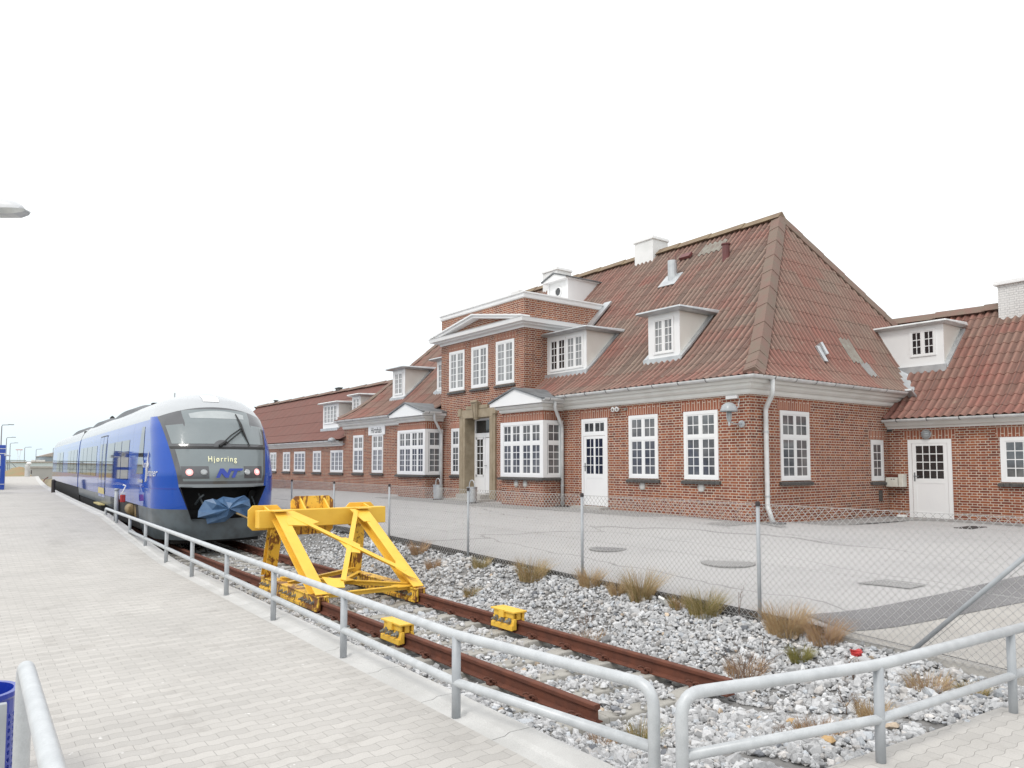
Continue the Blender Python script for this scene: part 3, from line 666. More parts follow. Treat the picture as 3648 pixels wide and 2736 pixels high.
def window(par, o, fr, w, h, cas=2, segs=((4,.64),(2,.36)), cols=2, fw=.085, pane='pane', sill=True, lintel=True, proud=.022, nm='window', lab=None):
    """o: bottom left corner on the wall as seen from outside; segs from the bottom up (rows of panes, share of height)"""
    U, V, Nn = map(Vector, fr); o = Vector(o); g = MB()
    B = lambda u0, u1, v0, v1, n0, n1: g.obox(o, U, V, Nn, u0, u1, v0, v1, n0, n1)
    B(0, fw, 0, h, -.02, proud); B(w-fw, w, 0, h, -.02, proud); B(fw, w-fw, 0, fw, -.02, proud); B(fw, w-fw, h-fw, h, -.02, proud)
    iw = w-2*fw; ih = h-2*fw; mw = .055
    cw = (iw-mw*(cas-1))/cas
    for i in range(1, cas): B(fw+i*cw+(i-1)*mw, fw+i*(cw+mw), fw, h-fw, -.02, proud-.006)
    tr = .07; y = fw; tot = ih-tr*(len(segs)-1)
    for k, (rows, sh) in enumerate(segs):
        sh_ = tot*sh
        for i in range(cas):
            x0 = fw+i*(cw+mw); sf = .032
            B(x0, x0+sf, y, y+sh_, -.02, proud-.011); B(x0+cw-sf, x0+cw, y, y+sh_, -.02, proud-.011)
            B(x0+sf, x0+cw-sf, y, y+sf, -.02, proud-.011); B(x0+sf, x0+cw-sf, y+sh_-sf, y+sh_, -.02, proud-.011)
            gw, gh = cw-2*sf, sh_-2*sf; mt = .021
            for c in range(1, cols): B(x0+sf+gw*c/cols-mt/2, x0+sf+gw*c/cols+mt/2, y+sf, y+sh_-sf, -.02, proud-.017)
            for r_ in range(1, rows): B(x0+sf, x0+cw-sf, y+sf+gh*r_/rows-mt/2, y+sf+gh*r_/rows+mt/2, -.02, proud-.0185)
        y += sh_
        if k < len(segs)-1: B(fw, w-fw, y, y+tr, -.02, proud-.003); y += tr
    f = g.build(nm, M['white'], par)
    if lab: f['label'] = lab
    tgt = f if par.parent is None else par
    g = MB(); g.obox(o, U, V, Nn, fw*.6, w-fw*.6, fw*.6, h-fw*.6, -.03, .0028); g.build('pane', M[pane], tgt)
    if sill:
        g = MB(); nT = max(3, int(w/.12))
        for k in range(nT):
            a, b_ = -.07+(w+.14)*k/nT, -.07+(w+.14)*(k+1)/nT-.008
            P = lambda u, v, n: o+U*u+V*v+Nn*n
            g.hexa([P(a,-.10,-.01),P(b_,-.10,-.01),P(b_,-.115,.075),P(a,-.115,.075),P(a,-.022,-.01),P(b_,-.022,-.01),P(b_,-.052,.08),P(a,-.052,.08)])
        g.build('sill', M['slate'], tgt)
    if lintel:
        g = MB(); g.obox(o, U, V, Nn, -.10, w+.10, h+.012, h+.245, -.02, .0045); g.build('lintel', M['soldier'], par)
    return f

# walls: bricks as one part, with the entrance left open
g = MB(); ZT, ZB = 4.10, .2
g.box(XF, XF+.6, YR, 20.83, ZB, ZT); g.box(XF, XF+.6, 22.38, YL, ZB, ZT); g.box(XF, XF+.6, 20.83, 22.38, 3.63, ZT)
g.box(XF+.6, XB, YR, YL, ZB, ZT)
g.box(XF-.003, 18.5, 18.97, 24.10, ZT, 7.42)
g.build('wall', M['brick'], st)
g = MB(); g.box(13.88, XF+.1, 17.08, 19.17, .2, 3.64); g.build('bay_wall', M['brick'], st)
g = MB(); g.box(13.88, XF+.1, 24.0, 26.08, .2, 3.64); g.build('bay_wall', M['brick'], st)

# --- roof profile: run inward from the gutter edge -> height, with a kicked-out eave
RP, ZP = [0,.3,.6,1.,1.5,2.,6.35], [4.03,4.17,4.35,4.63,5.05,5.53,9.82]
rz = lambda r: float(np.interp(r, RP, ZP))
def arc(RPx, ZPx, k=1.):
    out = [0]
    for i in range(1, len(RPx)): out.append(out[-1]+math.hypot((RPx[i]-RPx[i-1])*k, ZPx[i]-ZPx[i-1]))
    return out
def corr_face(g, org, ALONG, INW, length, RPx, ZPx, k, lc, rc, wave=WAVE, amp=.028, course=.5, skip=None, step=.010, seg=6, rmin=None):
    """one corrugated slope. org: gutter-edge corner; ALONG/INW: unit 2-D directions; lc/rc: run cut back by each hip, metres along per metre of run"""
    S = arc(RPx, ZPx, k); R_ = [r*k for r in RPx]; ST = S[-1]
    def pt(u, s, lift):
        r = float(np.interp(s, S, R_)); z = float(np.interp(s, S, ZPx))
        e = .03; r2 = float(np.interp(min(s+e, ST), S, R_))-float(np.interp(max(s-e, 0), S, R_)); z2 = float(np.interp(min(s+e, ST), S, ZPx))-float(np.interp(max(s-e, 0), S, ZPx))
        L = math.hypot(r2, z2) or 1; nr, nz = -z2/L, r2/L
        return (org[0]+ALONG[0]*u+INW[0]*(r+nr*lift), org[1]+ALONG[1]*u+INW[1]*(r+nr*lift), z+nz*lift)
    ss = []
    nC = max(1, round(ST/course)); ch = ST/nC
    for c in range(nC):
        ss += [(c*ch, step), (c*ch+ch*.5, step*.5), ((c+1)*ch-.002, 0.)]
    nu = int(length/wave*seg)+1; us = np.linspace(0, length, nu)
    rows = []; uvs = []
    for s, lf in ss:
        row = []; uv = []
        for u in us:
            smax = ST
            if lc: smax = min(smax, float(np.interp(u/lc, R_, S)))
            if rc: smax = min(smax, float(np.interp((length-u)/rc, R_, S)))
            smin = 0
            if skip and skip[0] < u < skip[1]: smin = skip[2]
            s2 = max(min(s, smax), min(smin, smax))
            row.append(pt(u, s2, lf+amp*math.cos(2*PI*u/wave))); uv.append((u, s2+.01))
        rows.append(row); uvs.append(uv)
    g.grid(rows, 0, uvs)
EV = .35; KH = 3.39/6.35
DX = XB-XF+2*EV; DY = YL-YR+2*EV
g = MB()
corr_face(g, (XF-EV, YL+EV), (0,-1), (1,0), DY, RP, ZP, 1, KH, KH, skip=(YL+EV-24.13, YL+EV-18.94, .62))
corr_face(g, (XF-EV, YR-EV), (1,0), (0,1), DX, RP, ZP, KH, 1/KH, 1/KH)
# back and far slopes (seen only from elsewhere)
def plain(A, B, dA, dB, RPx, ZPx):
    g.grid([[(A[0]+dA[0]*r, A[1]+dA[1]*r, z), (B[0]+dB[0]*r, B[1]+dB[1]*r, z)] for r, z in zip(RPx, ZPx)])
plain((XB+EV,YR-EV), (XB+EV,YL+EV), (-1,KH), (-1,-KH), RP, ZP); plain((XB+EV,YL+EV), (XF-EV,YL+EV), (-1,-KH), (1,-KH), RP, ZP)
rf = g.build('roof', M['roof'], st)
def capline(g, pts, w, lift, mi=0, seglen=.75, drop=.10):
    """overlapping angled cap pieces along a ridge or hip; pts 3-D polyline"""
    pts = [Vector(p) for p in pts]
    for a, b_ in zip(pts, pts[1:]):
        n = max(1, round((b_-a).length/seglen))
        for k in range(n):
            p, q = a+(b_-a)*k/n, a+(b_-a)*((k+1.06)/n); d = (q-p).normalized()
            sd = d.cross(Vector((0,0,1))).normalized(); up = sd.cross(d)
            l0, l1 = lift+.03, lift
            A = [(p-sd*w-up*drop+up*l0), (p+up*l0), (p+sd*w-up*drop+up*l0)]; B2 = [(q-sd*w-up*drop+up*l1), (q+up*l1), (q+sd*w-up*drop+up*l1)]
            g.mesh(A+B2+[A[1]-up*(drop+.02), B2[1]-up*(drop+.02)], [(0,3,4,1),(1,4,5,2),(0,1,2,6),(3,0,6,7),(6,2,5,7)], mi)
def hipcap(g, pts, w, planes, lift, seglen=.95):
    # planes: for each side a function slope -> plane normal, and the rough direction its wing runs in
    pts = [Vector(p) for p in pts]
    for a, b_ in zip(pts, pts[1:]):
        n = max(1, round((b_-a).length/seglen)); d = (b_-a).normalized(); hr = max(abs(b_.x-a.x), 1e-6); m = (b_.z-a.z)/hr; W2 = []
        for fn, want in planes:
            nn = Vector(fn(m)).normalized(); wv = d.cross(nn).normalized(); wv = wv if wv.dot(Vector(want)) > 0 else -wv; W2.append((wv, nn))
        up = (W2[0][1]+W2[1][1]).normalized()
        for k in range(n):
            p, q = a+(b_-a)*k/n, a+(b_-a)*min(1.01, (k+1.04)/n)
            R = []
            for c, l in ((p, lift+.014), (q, lift)):
                R.append([c+W2[0][0]*w+W2[0][1]*(l-.05), c+W2[0][0]*w+W2[0][1]*l, c+W2[0][0]*w*.35+W2[0][1]*(l+.02), c+up*(l+.05), c+W2[1][0]*w*.35+W2[1][1]*(l+.02), c+W2[1][0]*w+W2[1][1]*l, c+W2[1][0]*w+W2[1][1]*(l-.05)])
            g.grid(R); g.face(R[0]); g.face(R[1])
def hippts(x0, y0, dx, dy, RPx=RP, ZPx=ZP, rmin=0):
    return [(x0+dx*r, y0+dy*r, z) for r, z in zip(RPx, ZPx) if r >= rmin]
g = MB()
fF, fB, fS, fN = (lambda m: (-m,0,1)), (lambda m: (m,0,1)), (lambda m: (0,-m/KH,1)), (lambda m: (0,m/KH,1))
for a, pl in (((XF-EV, YR-EV, 1, KH), ((fF,(0,1,0)), (fS,(1,0,0)))), ((XB+EV, YR-EV, -1, KH), ((fB,(0,1,0)), (fS,(-1,0,0)))), ((XF-EV, YL+EV, 1, -KH), ((fF,(0,-1,0)), (fN,(1,0,0))))):
    g = MB(); hp = hippts(*a); hp[0] = tuple(p+(q-p)*.55 for p, q in zip(hp[0], hp[1])); hipcap(g, hp, .24, pl, .05); g.build('hip_cap', M['ridge'], rf)
g = MB(); capline(g, [(20.63, YR-EV+3.39-.1, 9.84), (20.63, YL+EV-3.39, 9.84)], .24, .10, seglen=1.4, drop=.22); g.build('ridge_cap', M['ridge_moss'], rf)

# --- eaves cornice and gutters
CPROF = [(0,3.62),(.02,3.62),(.05,3.66),(.05,3.74),(.10,3.745),(.16,3.80),(.16,3.87),(.24,3.875),(.27,3.93),(.27,3.97),(0,3.97)]
def gprof(o, z, r=.075):
    return [(o+r-r*math.cos(a), z-r*math.sin(a)) for a in np.linspace(0, PI, 9)]+[(o+2*r-.008, z), (o+2*r-.02, z-.03), (o+r, z-.055), (o+.012, z-.02)]
def gutter(par, path, o, z, nm='gutter', br=.85, mat='gutter'):
    g = MB(); g.sweep(path, gprof(o, z)); gt = g.build(nm, M[mat], par, smooth=False)
    g = MB()
    for a, b_ in zip(path, path[1:]):
        a, b_ = Vector(a), Vector(b_); L = (b_-a).length; d = (b_-a).normalized(); n = Vector((d.y, -d.x))
        for k in range(int(L/br)):
            p = a+d*(k+.5)*br; q = [p+n*(o+.075-.083*math.cos(t)) for t in np.linspace(0, PI, 7)]
            zz = [z-.083*math.sin(t) for t in np.linspace(0, PI, 7)]
            g.grid([[(v.x-d.x*.012, v.y-d.y*.012, w) for v, w in zip(q, zz)], [(v.x+d.x*.012, v.y+d.y*.012, w) for v, w in zip(q, zz)]])
    g.build('gutter_bracket', M['lead'], gt)
    return gt
# walking south then east keeps the outside on the right
pR = [(XF, 18.95), (XF, YR), (21.9, YR)]; pL = [(XB, YL), (XF, YL), (XF, 24.12)]
g = MB(); g.sweep(pR, CPROF); g.sweep(pL, CPROF); g.build('eaves_cornice', M['cornice'], st)
gutter(st, [(XF, 16.9), (XF, YR), (21.35, YR)], .275, 4.02); gutter(st, [(XF, YL+.3), (XF, 26.4)], .275, 4.02)
# --- frontispiece parapet, cornice, broken pediment
g = MB(); g.sweep([(18.45, 24.10), (XF, 24.10), (XF, 18.97), (18.45, 18.97)], [(-.02,7.42),(.03,7.42),(.05,7.46),(.05,7.57),(.09,7.575),(.09,7.62),(-.02,7.62)])
g.box(XF+.02, 18.45, 18.99, 24.08, 7.52, 7.60); g.build('parapet_coping', M['white'], st)
g = MB(); g.sweep([(XF+.05, 24.103), (XF+.05, 18.967), (18.3, 18.967)][0:0] or [(17.4, 24.103), (XF-.003, 24.103), (XF-.003, 18.967), (17.4, 18.967)], [(0,6.44),(.04,6.44),(.05,6.50),(.20,6.53),(.21,6.57),(.34,6.585),(.36,6.70),(.38,6.72),(0,6.78)])
g.build('upper_cornice', M['white'], st)
g = MB(); yc = 21.53; ya, yb_ = 18.66, 24.40
for s, e in ((yb_, yc), (ya, yc)):
    for (o0, o1, h0, h1) in ((.0,.36,0,.05), (.0,.30,-.09,0.),):
        a = [(XF-o1, s, 6.735+h0), (XF-o0, s, 6.735+h0), (XF-o0, e, 7.20+h0), (XF-o1, e, 7.20+h0)]
        b_ = [(p[0], p[1], p[2]+(h1-h0)) for p in a]
        g.hexa(a+b_)
g.build('pediment_moulding', M['white'], st)
g = MB(); g.prism([(XF-.012, 23.7, 6.74), (XF-.012, 19.4, 6.74), (XF-.012, yc, 7.12)], (.02,0,0)); g.build('pediment_brick', M['brick'], st)
g = MB(); g.obox((17.25, 18.95, 6.62), (.70,0,.714), (0,1,0), (-.714,0,.70), 0, 1.5, -.30, .06, -.01, .05); g.build('flashing', M['zinc'], st); g = MB(); g.obox((17.25, 24.12, 6.62), (.70,0,.714), (0,1,0), (-.714,0,.70), 0, 1.5, -.06, .30, -.01, .05); g.build('flashing', M['zinc'], st)

# --- ground-floor openings
for yl in (12.39, 14.30, 29.90, 31.84): window(st, (XF, yl, 1.62), FRONT, 1.045, 1.685, pane='pane' if yl < 20 else 'pane_c')
window(st, (XF, 23.36, 1.62), FRONT, .58, 1.68, cas=1, segs=((4,.64),(2,.36)), pane='pane')
window(st, (XF, 27.55, 1.62), FRONT, .9, 1.68, cas=2, pane='pane_c')
for yl in (23.52, 22.03, 20.52): window(st, (XF-.003, yl, 4.68), FRONT, 1.03, 1.47, segs=((5,1),), pane='pane_c')
# white garden door with glazed top, right of the bay
def glazed_door(par, o, fr, w, h, dh, gl0, gl1, cas, cols, rows, trans, pane, nm='door', fw=.085):
    U, V, Nn = map(Vector, fr); o = Vector(o); g = MB()
    B = lambda u0, u1, v0, v1, n0, n1: g.obox(o, U, V, Nn, u0, u1, v0, v1, n0, n1)
    B(0, fw, 0, h, -.02, .024); B(w-fw, w, 0, h, -.02, .024); B(fw, w-fw, h-fw, h, -.02, .024)
    if trans: B(fw, w-fw, dh, dh+.075, -.02, .021)
    x0, x1 = fw+.01, w-fw-.01; s = .10
    B(x0, x0+s, .03, dh-.01, -.02, .014); B(x1-s, x1, .03, dh-.01, -.02, .014); B(x0+s, x1-s, gl1, dh-.01, -.02, .014); B(x0+s, x1-s, gl0-.13, gl0, -.02, .014); B(x0+s, x1-s, .03, .18, -.02, .014)
    B(x0+s, x1-s, .18, gl0-.13, -.02, .007)
    gx0, gx1 = x0+s, x1-s; gw = gx1-gx0
    for c in range(1, cas): B(gx0+gw*c/cas-.035, gx0+gw*c/cas+.035, gl0, gl1, -.02, .012)
    for c in range(1, cas*cols): B(gx0+gw*c/(cas*cols)-.011, gx0+gw*c/(cas*cols)+.011, gl0, gl1, -.02, .009)
    for r_ in range(1, rows): B(gx0, gx1, gl0+(gl1-gl0)*r_/rows-.011, gl0+(gl1-gl0)*r_/rows+.011, -.02, .0075)
    if trans:
        t0, t1 = dh+.075, h-fw; B(fw, fw+.05, t0, t1, -.02, .014); B(w-fw-.05, w-fw, t0, t1, -.02, .014); B(w/2-.035, w/2+.035, t0, t1, -.02, .014)
        for c in (.29, .71): B(w*c-.011, w*c+.011, t0, t1, -.02, .010)
        B(fw, w-fw, t0, t0+.045, -.02, .0135); B(fw, w-fw, t1-.045, t1, -.02, .0135)
    d = g.build(nm, M['white'], par)
    g = MB(); g.obox(o, U, V, Nn, x0+.02, x1-.02, gl0-.02, gl1+.02, -.03, .003)
    if trans: g.obox(o, U, V, Nn, fw, w-fw, dh+.03, h-fw*.5, -.03, .003)
    g.build('pane', M[pane], d)
    g = MB(); hx = x0+.05
    g.obox(o, U, V, Nn, hx-.018, hx+.018, 1.0, 1.24, .013, .022); g.obox(o, U, V, Nn, hx-.01, hx+.13, 1.13, 1.15, .05, .066); g.obox(o, U, V, Nn, hx-.01, hx+.01, 1.13, 1.15, .02, .052)
    g.build('handle', M['lead'], d)
    g = MB(); g.obox(o, U, V, Nn, -.10, w+.10, h+.012, h+.245, -.02, .0045); g.build('lintel', M['soldier'], par)
    return d
glazed_door(st, (XF, 16.20, .79), FRONT, 1.07, 2.51, 2.02, .93, 1.93, 2, 2, 4, True, 'pane_d')
g = MB(); g.box(14.25, 14.64, 15.05, 16.3, .3, .80); g.build('door_step', M['concrete'], st)
# side wall
window(st, (15.80, YR, 1.60), SIDE, 1.23, 1.69, pane='pane'); window(st, (20.01, YR, 1.54), SIDE, .66, 1.12, cas=1, segs=((4,1),), pane='pane', fw=.10)
g = MB(); g.obox((20.37, YR, .98), (1,0,0), (0,0,1), (0,-1,0), 0, .20, 0, .30, -.01, .012); g.build('air_grille', M['slate'], st)
for yy, xx in ((13.83, XF), (11.88, XF), (18.40, 13.88), (17.95, 13.88)):
    g = MB(); g.lathe([(.11, -.01), (.11, .012), (.085, .018), (.08, .008)], (xx, yy, 1.42 if xx > 14 else 1.40), 20, (-1,0,0)); v = g.build('wall_vent', M['concrete'], st)
    g = MB()
    for k in range(5): g.box(xx-.014, xx-.006, yy-.06, yy+.06, 1.355+k*.028, 1.367+k*.028)
    g.build('vent_slats', M['white'], v)

# --- the two glazed bays with pediment roofs
def bay(y0, y1, tag_):
    xf = 13.88; g = MB(); z0, z1 = 1.62, 3.30
    # white glazed box, 2 cm proud of the brick
    def B(*a): g.box(*a)
    x = xf-.028
    B(x, XF, y0-.028, y1+.028, z0-.02, z0+.075); B(x, XF, y0-.028, y1+.028, z1-.10, z1)
    for (ya_, yb2) in ((y0-.028, y0+.12), (y1-.12, y1+.028)): B(x, x+.16, ya_, yb2, z0+.075, z1-.10)
    B(XF-.12, XF, y0-.027, y0+.1, z0+.075, z1-.10); B(XF-.12, XF, y1-.1, y1+.027, z0+.075, z1-.10)
    bw = g.build('bay_window', M['white'], st)
    w = y1-y0-.24; o = (xf-.0, y1-.12, z0+.075); hh = z1-.10-z0-.075
    gl = MB(); gl.box(xf-.004, xf+.02, y0+.05, y1-.05, z0+.05, z1-.05); gl.box(xf+.05, XF-.05, y0-.004, y0+.02, z0+.05, z1-.05); gl.build('pane', M['pane'], bw)
    f = MB()
    U, V, Nn = map(Vector, FRONT); o = Vector(o)
    def lights(o, U, V, Nn, w, hh, groups):
        x0 = 0; n = len(groups); pw = .11; gwid = (w-pw*(n-1))/n
        for gi in range(n):
            a = gi*(gwid+pw)
            if gi: f.obox(o, U, V, Nn, a-pw, a, 0, hh, -.01, .020)
            lw = (gwid-.05*(groups[gi]-1))/groups[gi]
            for l in range(groups[gi]):
                b_ = a+l*(lw+.05)
                if l: f.obox(o, U, V, Nn, b_-.05, b_, 0, hh, -.01, .018)
                for (v0, v1, rows) in ((0, hh*.60, 4), (hh*.60+.07, hh, 2)):
                    s = .035
                    f.obox(o, U, V, Nn, b_, b_+s, v0, v1, -.01, .013); f.obox(o, U, V, Nn, b_+lw-s, b_+lw, v0, v1, -.01, .013); f.obox(o, U, V, Nn, b_+s, b_+lw-s, v0, v0+s, -.01, .013); f.obox(o, U, V, Nn, b_+s, b_+lw-s, v1-s, v1, -.01, .013)
                    f.obox(o, U, V, Nn, b_+lw/2-.011, b_+lw/2+.011, v0+s, v1-s, -.01, .008)
                    for r_ in range(1, rows): f.obox(o, U, V, Nn, b_+s, b_+lw-s, v0+s+(v1-v0-2*s)*r_/rows-.011, v0+s+(v1-v0-2*s)*r_/rows+.011, -.01, .0068)
        f.obox(o, U, V, Nn, 0, w, hh*.60, hh*.60+.07, -.01, .0165)
    lights(o, U, V, Nn, w, hh, (2, 2) if y0 < 20 else (2, 2))
    U, V, Nn = map(Vector, SIDE); lights(Vector((xf+.16, y0, z0+.075)), U, V, Nn, XF-.12-xf-.16, hh, (1,))
    f.build('frame', M['white'], bw)
    g = MB(); k = y0-.06
    while k < y1+.06: g.hexa([(xf-.10,k,1.505),(xf+.05,k,1.52),(xf+.05,k+.112,1.52),(xf-.10,k+.112,1.505),(xf-.105,k,1.56),(xf+.05,k,1.60),(xf+.05,k+.112,1.60),(xf-.105,k+.112,1.56)]); k += .12
    k = xf+.06
    while k < XF-.1: g.hexa([(k,y0-.09,1.505),(k+.112,y0-.09,1.505),(k+.112,y0+.02,1.52),(k,y0+.02,1.52),(k,y0-.095,1.56),(k+.112,y0-.095,1.56),(k+.112,y0+.02,1.60),(k,y0+.02,1.60)]); k += .12
    g.build('sill', M['slate'], bw)
    g = MB(); g.box(xf-.005, xf+.2, y0-.006, y1+.006, 3.312, 3.55); g.box(xf+.2, XF-.02, y0-.005, y0+.1, 3.312, 3.549); g.build('lintel', M['soldier'], st)
    # cornice round the bay and low pediment roof
    c = [(XF, y1), (xf, y1), (xf, y0), (XF, y0)]
    g = MB(); g.sweep(c, [(0,3.60),(.03,3.60),(.06,3.64),(.06,3.70),(.13,3.71),(.17,3.755),(.17,3.79),(.0,3.80)]); g.build('bay_cornice', M['cornice'], st)
    yc = (y0+y1)/2; xg = xf-.28; ya_, yb2 = y0-.27, y1+.27
    g = MB(); g.prism([(xg, yb2, 3.80), (xg, ya_, 3.80), (xg, ya_, 3.90), (xg, yc, 4.29), (xg, yb2, 3.90)], (1.6,0,0)); g.build('bay_pediment', M['white'], st)
    g = MB()
    for s in (ya_-.05, yb2+.05): g.hexa([(xg-.05,yc,4.29),(xg-.05,s,3.905),(15.5,s,3.905),(15.5,yc,4.29),(xg-.05,yc,4.345),(xg-.05,s,3.945),(15.5,s,3.945),(15.5,yc,4.345)])
    g.build('bay_roof', M['lead'], st)
    gutter(st, [(xg+.02, ya_+.02), (14.35, ya_+.02)], .02, 3.93, br=.4)
bay(17.08, 19.17, 'r'); bay(24.0, 26.08, 'l')
# --- sandstone portal with keystone, recessed white door
g = MB()
pz_ = .80
g.box(XF-.07, XF+.55, 22.374, 22.74, pz_, 3.624); g.box(XF-.07, XF+.55, 20.50, 20.836, pz_, 3.624)
g.box(XF-.07, XF+.5, 20.50, 22.74, 3.624, 3.93)
g.box(XF-.10, XF+.02, 20.44, 20.62, 3.70, 3.99); g.box(XF-.10, XF+.02, 22.60, 22.80, 3.70, 3.99); g.box(XF-.085, XF+.02, 20.95, 22.3, 3.93, 4.06)
g.box(XF-.085, XF-.06, 20.62, 20.70, pz_, 3.70); g.box(XF-.085, XF-.06, 22.5, 22.58, pz_, 3.70); g.build('portal', M['stone'], st, bevel=.012)
g = MB()
for k, (a, b_) in enumerate(((.20,.0), (.10,.03), (.0,.0))): pass
kp = [(XF-.11, 21.50, 3.56), (XF-.11, 21.72, 3.56), (XF-.15, 21.80, 4.10), (XF-.20, 21.80, 4.22), (XF-.20, 21.42, 4.22), (XF-.15, 21.42, 4.10)]
g.hexa([(XF-.13,21.52,3.55),(XF,21.52,3.55),(XF,21.70,3.55),(XF-.13,21.70,3.55),(XF-.19,21.43,4.15),(XF,21.43,4.15),(XF,21.79,4.15),(XF-.19,21.79,4.15)])
g.lathe([(.0,-.02),(.07,0),(.085,.03),(.07,.06),(.0,.08)], (XF-.13, 21.61, 4.17), 12, (0,0,1)); g.lathe([(.045,-.20),(.045,.20)], (XF-.18, 21.61, 4.17), 12, (0,1,0))
g.tube([(XF-.17,21.54,3.6),(XF-.22,21.50,4.1)], .015, 6); g.tube([(XF-.17,21.68,3.6),(XF-.22,21.72,4.1)], .015, 6); g.build('keystone', M['stone'], st, bevel=.008)
g = MB(); xd = XF+.42
def Bd(y0, y1, z0, z1, d0, d1): g.box(xd-d1, xd-d0, y0, y1, z0, z1)
Bd(20.83,20.90,.95,3.63,0,.06); Bd(22.31,22.38,.95,3.63,0,.06); Bd(20.90,22.31,3.55,3.63,0,.06); Bd(20.90,22.31,2.95,3.10,0,.06); Bd(21.72,21.80,.95,2.95,0,.058)
Bd(20.92,21.72,.97,2.93,0,.035); Bd(21.0,21.64,1.05,1.62,.03,.045); Bd(21.0,21.64,1.68,2.25,.03,.045); Bd(21.0,21.64,2.31,2.87,.03,.045)
Bd(21.80,22.31,.95,1.55,0,.035); Bd(21.80,21.86,1.55,2.95,0,.045); Bd(22.25,22.31,1.55,2.95,0,.045); Bd(21.80,22.31,2.88,2.95,0,.045); Bd(21.80,22.31,1.55,1.62,0,.045)
Bd(22.045,22.066,1.62,2.88,0,.04)
for k in range(1, 5): Bd(21.86,22.25,1.62+1.26*k/5-.011,1.62+1.26*k/5+.011,0,.0385)
dd = g.build('entrance_door', M['white'], st)
g = MB(); g.box(xd-.02, xd+.02, 21.8, 22.3, 1.55, 2.93); g.box(xd-.02, xd+.02, 20.9, 22.31, 3.08, 3.57); g.build('pane', M['pane_d'], dd)
g = MB(); g.box(xd-.10, xd-.085, 21.55, 21.69, 1.93, 1.95); g.box(xd-.09, xd-.03, 21.67, 21.69, 1.93, 1.95); g.build('handle', M['lead'], dd)
g = MB(); g.obox((xd-.06, 21.1, 3.0), (0,1,0), (0,0,1), (-1,0,0), -.13, .05, -.03, .06, 0, .12); g.build('door_lamp', M['zinc'], st)
g = MB(); g.box(13.9, xd+.1, 20.52, 22.74, .3, .80); g.box(14.2, xd+.1, 20.84, 22.37, .80, .95); g.build('door_step', M['concrete'], st)
# --- dormers
def dormer(par, y0, y1, zb, zt, xf, win, frn=FRONT, ov=.25, back=1.75, roofm='zinc', along='y', apron=True):
    """front faces -X; y0<y1"""
    g = MB()
    g.box(xf, xf+.02, y0, y1, zb-.25, zt, 1); g.box(xf+.02, xf+back, y0+.003, y1-.003, zb-.25, zt-.005, 0)
    d = g.build('dormer', [M['offwhite'], M['white']], par)
    for (yl, w, zw, h, cas, cols, rows, pn) in win: window(d, (xf, yl, zw), FRONT, w, h, cas=cas, segs=((rows,1),), cols=cols, fw=.045, pane=pn, sill=False, lintel=False, nm='window_frame', proud=.03)
    g = MB(); a, b_ = y0-ov, y1+ov; x0 = xf-ov-.03; x1 = xf+back
    yc = (a+b_)/2
    g.hexa([(x0+.10,a+.10,zt),(x1,a+.10,zt),(x1,b_-.10,zt),(x0+.10,b_-.10,zt),(x0,a,zt+.045),(x1,a,zt+.045),(x1,b_,zt+.045),(x0,b_,zt+.045)])
    g.hexa([(x0,a,zt+.045),(x1,a,zt+.045),(x1,b_,zt+.045),(x0,b_,zt+.045),(x0+.03,a+.03,zt+.10),(x1,a+.03,zt+.16),(x1,b_-.03,zt+.16),(x0+.03,b_-.03,zt+.10)])
    g.build('dormer_roof', M[roofm], d, bevel=.02)
    return d
def flash(d, pts, w, lift=.07, mat='zinc'):
    g = MB(); pts = [Vector(p) for p in pts]
    for (p, q, sd) in zip(pts, pts[1:], [Vector((0,w,0))]*9):
        up = Vector((0,0,lift)); g.hexa([p, p+sd, q+sd, q, p+up, p+sd+up, q+sd+up, q+up])
    g.build('flashing', M[mat], d)
mz = lambda x: rz(x-(XF-EV))
def roofline(x0, x1, y, f=mz, n=4, lift=.0): return [(x0+(x1-x0)*k/n, y, f(x0+(x1-x0)*k/n)+lift) for k in range(n+1)]
for (y0, y1, nm) in ((13.31, 14.45, 'a'), (28.75, 29.88, 'b')):
    d = dormer(st, y0, y1, 4.92, 6.17, 15.59, [(y1-.20, .74, 5.05, 1.0, 2, 2, 4, 'pane_c')])
    flash(d, roofline(15.5, 16.95, y0-.13, lift=.03), .13); flash(d, roofline(15.5, 16.95, y1, lift=.03), .13)
    g = MB(); g.box(15.49, 15.60, y0-.10, y1+.10, mz(15.49)-.02, 4.93); g.build('flashing', M['zinc'], d)
for (y0, y1) in ((17.05, 18.97), (24.10, 26.05)):
    d = dormer(st, y0, y1, 4.92, 6.18, 15.60, [(y1-.16 if y0 < 20 else y1-.10, .80, 5.02, 1.06, 2, 2, 4, 'pane_d' if y0 < 20 else 'pane_c'), (y0+.94, .80, 5.02, 1.06, 2, 2, 4, 'pane_c')])
    e = y0 if y0 < 20 else y1
    flash(d, roofline(15.5, 16.95, e-.13 if y0 < 20 else e, lift=.03), .13)
    g = MB(); g.box(15.49, 15.61, y0-.10, y1, mz(15.49)-.02, 4.93); g.build('flashing', M['zinc'], d)
